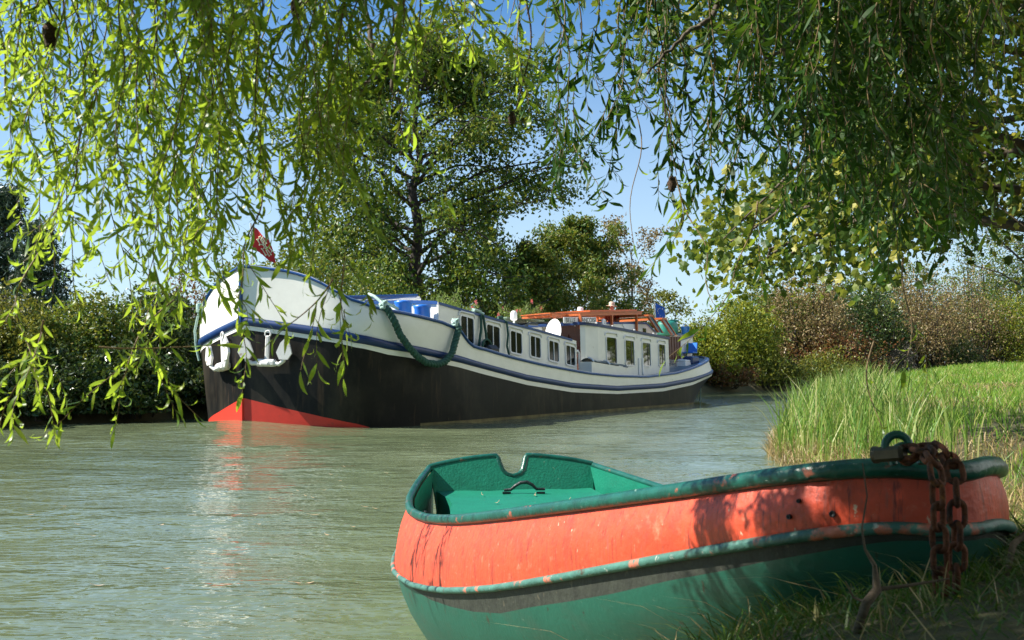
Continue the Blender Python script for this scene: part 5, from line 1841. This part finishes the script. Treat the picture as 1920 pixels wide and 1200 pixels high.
def strand(sx, sy, ex, ey, Y, g, dens=1.0, twigs=None, mat='willow', r=.0032, leafL=.070, bare=0.0, Y2=None):
    """one hanging branch from (sx, sy) down to (ex, ey) at depth about Y"""
    global N_STRAND
    N_STRAND += 1
    kz = Y / 3.1
    r, leafL = r * kz, leafL * kz
    A = np.array(at(sx, sy, Y2 or Y + g.normal(0, .10)))
    B = np.array(at(ex, ey, Y))
    ln = np.linalg.norm(B - A)
    n = max(10, int(ln / (.033 * kz)))
    P = wiggle_path(g, A, B, n, .012 * kz, kz)
    m_ = MB()
    m_.tube([p - WO for p in P], list(np.linspace(r, .0011 * kz, n)), 5)
    lp, ld = [], []
    def leafy(Pth, d0, spacing, skip=0.0):
        seg = np.diff(Pth, axis=0)
        L = np.concatenate([[0], np.cumsum(np.linalg.norm(seg, axis=1))])
        s = skip * L[-1] + g.uniform(0, spacing)
        side = 1
        while s < L[-1]:
            i = min(len(seg) - 1, int(np.searchsorted(L, s) - 1))
            i = max(0, i)
            p = Pth[i] + seg[i] * ((s - L[i]) / (L[i + 1] - L[i] + 1e-9))
            t = seg[i] / (np.linalg.norm(seg[i]) + 1e-9)
            o = g.normal(0, 1, 3)
            o -= t * o.dot(t)
            o /= np.linalg.norm(o) + 1e-9
            lp.append(p)
            ld.append(t * .75 + o * .75 + np.array([0, 0, -.35]))
            s += spacing * g.uniform(.5, 1.5)
        lp.append(Pth[-1]); ld.append(seg[-1] / (np.linalg.norm(seg[-1]) + 1e-9))
    leafy(P, None, .0215 * kz / dens, bare)
    k = int(ln / (.15 * kz)) if twigs is None else twigs
    for _ in range(k):
        u = bare + (1 - bare) * g.uniform(.02, .92)
        p0 = P[int(u * (n - 1))]
        tl = g.uniform(.10, .30) * kz
        e = p0 + np.array([g.normal(0, .10) * kz, g.normal(0, .10) * kz, -tl])
        Q_ = wiggle_path(g, p0, e, 9, .009 * kz, kz)
        m_.tube([p - WO for p in Q_], list(np.linspace(.0016 * kz, .0008 * kz, 9)), 4)
        leafy(Q_, None, .0205 * kz / dens)
    br = m_.build('hanging_branch', M['twig'], wt_, fix=False)
    lp, ld = np.array(lp), np.array(ld)
    L = leafL * g.uniform(.55, 1.25, len(lp))
    V, Q = wl_leaves(lp - WO, ld, L, L * .165 * g.uniform(.7, 1.3, len(lp)), g)
    np_mesh('leaves', V, Q, M[mat], br, smooth=True)
    return br
def bound(px):
    return float(np.interp(px, [-60, 0, 50, 110, 160, 220, 280, 340, 380, 440, 500, 560, 620, 680, 720, 800, 860, 930, 1000, 1050, 1100, 1160, 1200, 1260, 1330, 1380, 1430, 1500, 1560, 1640, 1700, 1760, 1850, 1920, 2000],
                               [640, 560, 600, 640, 690, 690, 680, 660, 610, 640, 620, 545, 480, 430, 300, 270, 250, 260, 300, 390, 420, 400, 240, 400, 540, 480, 430, 430, 470, 520, 520, 470, 400, 330, 300]))
def fan(x0, x1, n, Y0, Y1, mat, dens=1.0, lo=.45, g=g, leafL=.070, top=(-220, -60), drift=70):
    for i in range(n):
        ex = x0 + (x1 - x0) * (i + g.uniform(.0, 1)) / n
        yb = bound(ex)
        ey = yb * (lo + (1 - lo) * g.uniform(0, 1) ** 1.7)
        Y = g.uniform(Y0, Y1)
        strand(ex + g.normal(0, drift), g.uniform(*top), ex, ey, Y, g, dens, mat=mat, leafL=leafL, Y2=Y + g.normal(0, .10) * Y / 3)
fan(-40, 430, 29, 1.7, 2.2, 'willow_sunlit', 1.1, .34)
fan(400, 730, 24, 1.7, 2.3, 'willow', 1.25, .36)
fan(220, 410, 6, 3.8, 4.5, 'willow', .9, .7)
fan(720, 1030, 9, 1.9, 2.5, 'willow_sunlit', .7, .25)
fan(1030, 1440, 21, 3.2, 4.2, 'willow_shaded', 1.05, .42)
fan(1430, 1830, 46, 3.3, 4.8, 'willow_shaded', 1.25, .4)
fan(1780, 1960, 5, 4.0, 5.0, 'willow', .6, .3)
# a few branches that can be told apart in the photograph
strand(150, 240, 62, 470, 1.9, g, .55, twigs=2, mat='willow_sunlit', bare=.35)
strand(70, 470, 85, 740, 1.85, g, 1.1, twigs=4, mat='willow_sunlit')
strand(85, 600, 2, 805, 1.85, g, 1.1, twigs=1, mat='willow_sunlit')
strand(330, 560, 215, 735, 1.9, g, 1.0, twigs=3, mat='willow_sunlit')
strand(180, 650, 395, 650, 1.95, g, .8, twigs=2, mat='willow_sunlit')
strand(500, 300, 452, 735, 2.0, g, .9, twigs=4, mat='willow_sunlit')
strand(620, 520, 520, 640, 2.0, g, .7, twigs=3, mat='willow_sunlit')
strand(640, 480, 660, 625, 2.05, g, .5, twigs=2, mat='willow_sunlit', bare=.4)
strand(1195, 200, 1190, 455, 3.3, g, .05, twigs=0, r=.0022, bare=.3)
strand(1270, 330, 1345, 570, 3.3, g, .8, twigs=3)
strand(1420, 380, 1370, 545, 3.4, g, .7, twigs=2)
strand(1700, 480, 1700, 690, 3.6, g, .35, twigs=1, bare=.55)
strand(1640, 640, 1650, 800, 3.4, g, .35, twigs=0, bare=.4)
# thicker limbs crossing the top of the frame
def limb(pts, r0, r1, name='limb'):
    P = [np.array(p) for p in pts]
    n = len(P) * 6
    t = np.linspace(0, len(P) - 1, n)
    Q_ = np.array([P[min(int(a), len(P) - 2)] * (1 - (a - min(int(a), len(P) - 2))) + P[min(int(a), len(P) - 2) + 1] * (a - min(int(a), len(P) - 2)) for a in t])
    Q_ += g.normal(0, r0 * .35, Q_.shape)
    m_ = MB()
    m_.tube([p - WO for p in Q_], list(np.linspace(r0, r1, n)), 8)
    return m_.build(name, M['bark'], wt_, fix=False)
TOPW = np.array([2.9, -1.2, 3.4])
limb([at(775, -120, 2.5), at(748, 20, 2.45), at(735, 150, 2.4), at(752, 215, 2.4)], .009, .003)
limb([at(640, -100, 2.5), at(690, 40, 2.45), at(705, 150, 2.4), at(590, 180, 2.3)], .009, .003)
limb([at(1380, -120, 3.6), at(1340, 30, 3.5), at(1280, 65, 3.45), at(1215, 140, 3.4)], .013, .004)
limb([at(1560, -100, 3.9), at(1480, 90, 3.8), at(1430, 110, 3.7)], .012, .005)
limb([TOPW + (0, 0, -2.7), TOPW + (.05, .1, -1.4), TOPW, (2.4, -.2, 4.6), (1.9, .6, 5.6)], .24, .09, 'trunk')
for e in [(-2.2, 1.0, 4.4), (-1.2, 3.2, 4.9), (.4, 4.4, 5.2), (2.2, 5.0, 5.4), (4.0, 4.0, 5.6), (-3.2, .2, 4.6), (4.8, 1.5, 5.5), (1.0, 2.0, 6.5)]:
    m = (np.array([2.4, -.2, 4.6]) + np.array(e)) / 2 + np.array([0, 0, .5])
    limb([(2.4, -.2, 4.6), m, e], .075, .015)
# overhead crown: keeps the right of the view and the boat's bow in shade
def crown(n, fn, name='crown'):
    C = fn(n)
    ok = (C[:, 2] > EYE + .385 * np.maximum(C[:, 1], 0) + .20) | (np.abs(C[:, 0]) > .53 * np.maximum(C[:, 1], 0) + .55)
    C = C[ok]
    D = g.normal(0, .5, C.shape) + np.array([0, 0, -.8])
    V, Q = leaf_quads(C - WO, D, g.uniform(.07, .13, len(C)), .016, g)
    return np_mesh(name, V, Q, M['willow'], wt_)
def blob(cx, cy, cz, rx, ry, rz, n):
    p = g.normal(0, 1, (n, 3))
    p /= np.linalg.norm(p, axis=1, keepdims=True)
    p *= g.uniform(.3, 1, (n, 1)) ** .4
    k = g.normal(0, .12, (n, 3))
    return p * np.array([rx, ry, rz]) + np.array([cx, cy, cz]) + k
crown(100000, lambda n: np.concatenate([blob(-1.15, 1.08, 2.98, .88, .98, .20, n // 6), blob(.2, .6, 4.6, 2.2, 1.9, 1.1, n // 4), blob(.6, 3.9, 4.9, 2.1, 1.5, 1.0, n // 4),
                                        blob(2.6, 3.6, 5.2, 2.2, 2.2, 1.2, n // 4), blob(.7, -.5, 3.0, 2.3, 1.1, .55, n // 4), blob(2.5, .9, 3.1, 1.5, 1.2, .6, n // 4), blob(-2.1, .35, 2.1, .8, .75, 1.15, n // 4)]))
# dark galls on the twigs
def gall(px, py, Y, s, par_i):
    m_ = MB()
    c = np.array(at(px, py, Y)) - WO
    rows = []
    for i in range(9):
        th = math.pi * i / 8
        rows.append([c + s * np.array([.55 * math.sin(th) * math.cos(a) + .12 * math.sin(3 * a + 2 * i), .55 * math.sin(th) * math.sin(a) + .12 * math.cos(2 * a + 3 * i), 1.0 * math.cos(th) + .08 * math.sin(5 * a)]) for a in np.linspace(0, 6.283, 14)[:-1]])
    m_.grid(rows, wrap=True)
    m_.tube(wiggle_path(g, c + np.array([.01, 0, s]), np.array(at(px + g.normal(0, 20), -90, Y)) - WO, 22, .006), list(np.linspace(.0016, .003, 22)), 5)
    m_.build('gall', M['gall'], wt_)
for px, py, Y, s in ((95, 65, 1.9, .025), (278, 205, 2.0, .012), (556, 15, 2.1, .021), (960, 222, 2.5, .017), (1260, 345, 3.3, .026)):
    gall(px, py, Y, s, 0)

# ------------------------------------------------------------------ small things
def fallen_leaf(p, L, W, rot, label, group):
    m_ = MB()
    rows = []
    for i in range(6):
        t = i / 5
        w = W * math.sin(math.pi * min(.97, .06 + .9 * t)) ** .8 / 2
        z = .006 + .22 * L * (2 * t - 1) ** 2 * .5
        rows.append([(L * (t - .5), -w, z + .25 * w), (L * (t - .5), 0, z), (L * (t - .5), w, z + .25 * w)])
    m_.grid(rows)
    m_.tube([(-L * .5, 0, .006 + .11 * L), (-L * .8, .1 * L, .02)], .0015, 4)
    o = m_.build('fallen_leaf', M['fleaf'])
    o.location = p
    o.rotation_euler = (0, 0, rot)
    return tag(o, label, 'leaf', group)
GL = 'fallen leaves floating on the canal'
def float_at(px, py, L, W, rot, label, group=None):
    r = ray(px, py)
    p = Vector((0, 0, EYE)) + r * ((.012 - EYE) / r.z)
    return fallen_leaf(p, L, W, rot, label, group)
float_at(570, 1097, .115, .030, .1, 'largest pale leaf floating on the water left of the rowing boat')
float_at(186, 1100, .065, .016, .2, 'pale straw coloured leaf floating near the left foreground')
float_at(303, 986, .05, .024, 1.2, 'small white leaf standing up on the water at left centre')
float_at(313, 1068, .04, .02, .4, 'little orange brown leaf on the water below the reflection')
float_at(590, 967, .09, .022, .1, 'pale twiggy leaf floating in the middle of the canal')
float_at(705, 955, .05, .02, -.4, 'pale leaf floating just left of the rowing boat stern')
g2 = np.random.default_rng(3)
for i in range(34):
    px, py = (g2.uniform(420, 740), g2.uniform(840, 1010)) if i < 22 else (g2.uniform(20, 420), g2.uniform(830, 1080)) if i < 28 else (g2.uniform(760, 1420), g2.uniform(815, 850))
    float_at(px, py, g2.uniform(.03, .06), g2.uniform(.015, .024), g2.uniform(-.8, .8), 'small pale fallen leaf floating on the green canal water', GL)
for a, b, L_ in ((1003, 931, .035), (930, 945, .028), (1065, 940, .03), (905, 930, .026)):
    r_ = ray(a, b)
    fallen_leaf(Vector((0, 0, EYE)) + r_ * ((.507 - EYE) / r_.z), L_, L_ * .4, a * .7, 'small dry leaf lying on the green stern deck of the rowing boat', 'dry leaves on the stern deck')
# dead twig standing in front of the bow, and the dandelion heads
tw = MB()
P_ = [at(1590, 1215, 1.50), at(1608, 1180, 1.49), at(1625, 1130, 1.48), at(1645, 1105, 1.50), at(1640, 1060, 1.50), at(1622, 1030, 1.50), at(1616, 990, 1.5), at(1626, 930, 1.5), at(1617, 868, 1.5)]
tw.tube(P_, [.006, .0065, .007, .007, .0035, .002, .0015, .0012, .0008], 7)
tw.tube([P_[3], at(1700, 1098, 1.5), at(1780, 1085, 1.52)], [.004, .003, .001], 6)
tw.tube([P_[2], at(1600, 1120, 1.5), at(1585, 1090, 1.5)], [.003, .002, .001], 6)
o = tw.build('dead_twig', M['dead'], None, off=P_[0])
o.location = P_[0]
tag(o, 'bent dead twig rising from the grass in front of the bow', 'twig')
tw = MB()
P_ = [at(1880, 1120, 1.8), at(1900, 1020, 1.85), at(1925, 1000, 1.9), at(1960, 985, 1.9)]
tw.tube(P_, [.004, .006, .006, .005], 7)
o = tw.build('dead_twig', M['dead'], None, off=P_[0])
o.location = P_[0]
tag(o, 'short grey dead stick poking out at the right edge', 'twig')
for i, (px, py) in enumerate(((1800, 1120), (1783, 1172), (1737, 1182), (1720, 1196))):
    m_ = MB()
    c = at(px, py, 1.62)
    for k in range(9):
        a = k * .7
        d = Vector((math.cos(a), math.sin(a), .3)) * .007
        sd = Vector((-math.sin(a), math.cos(a), 0)) * .003
        m_.add([c, c + d * .6 + sd, c + d, c + d * .6 - sd], [(0, 1, 2, 3)])
    m_.tube([c, c + Vector((.003, 0, -.05))], .001, 4)
    o = m_.build('dandelion', M['dandelion'], None, off=c)
    o.location = c
    tag(o, 'small yellow flower in the shaded grass under the bow', 'flower', 'yellow flowers in the shaded grass')
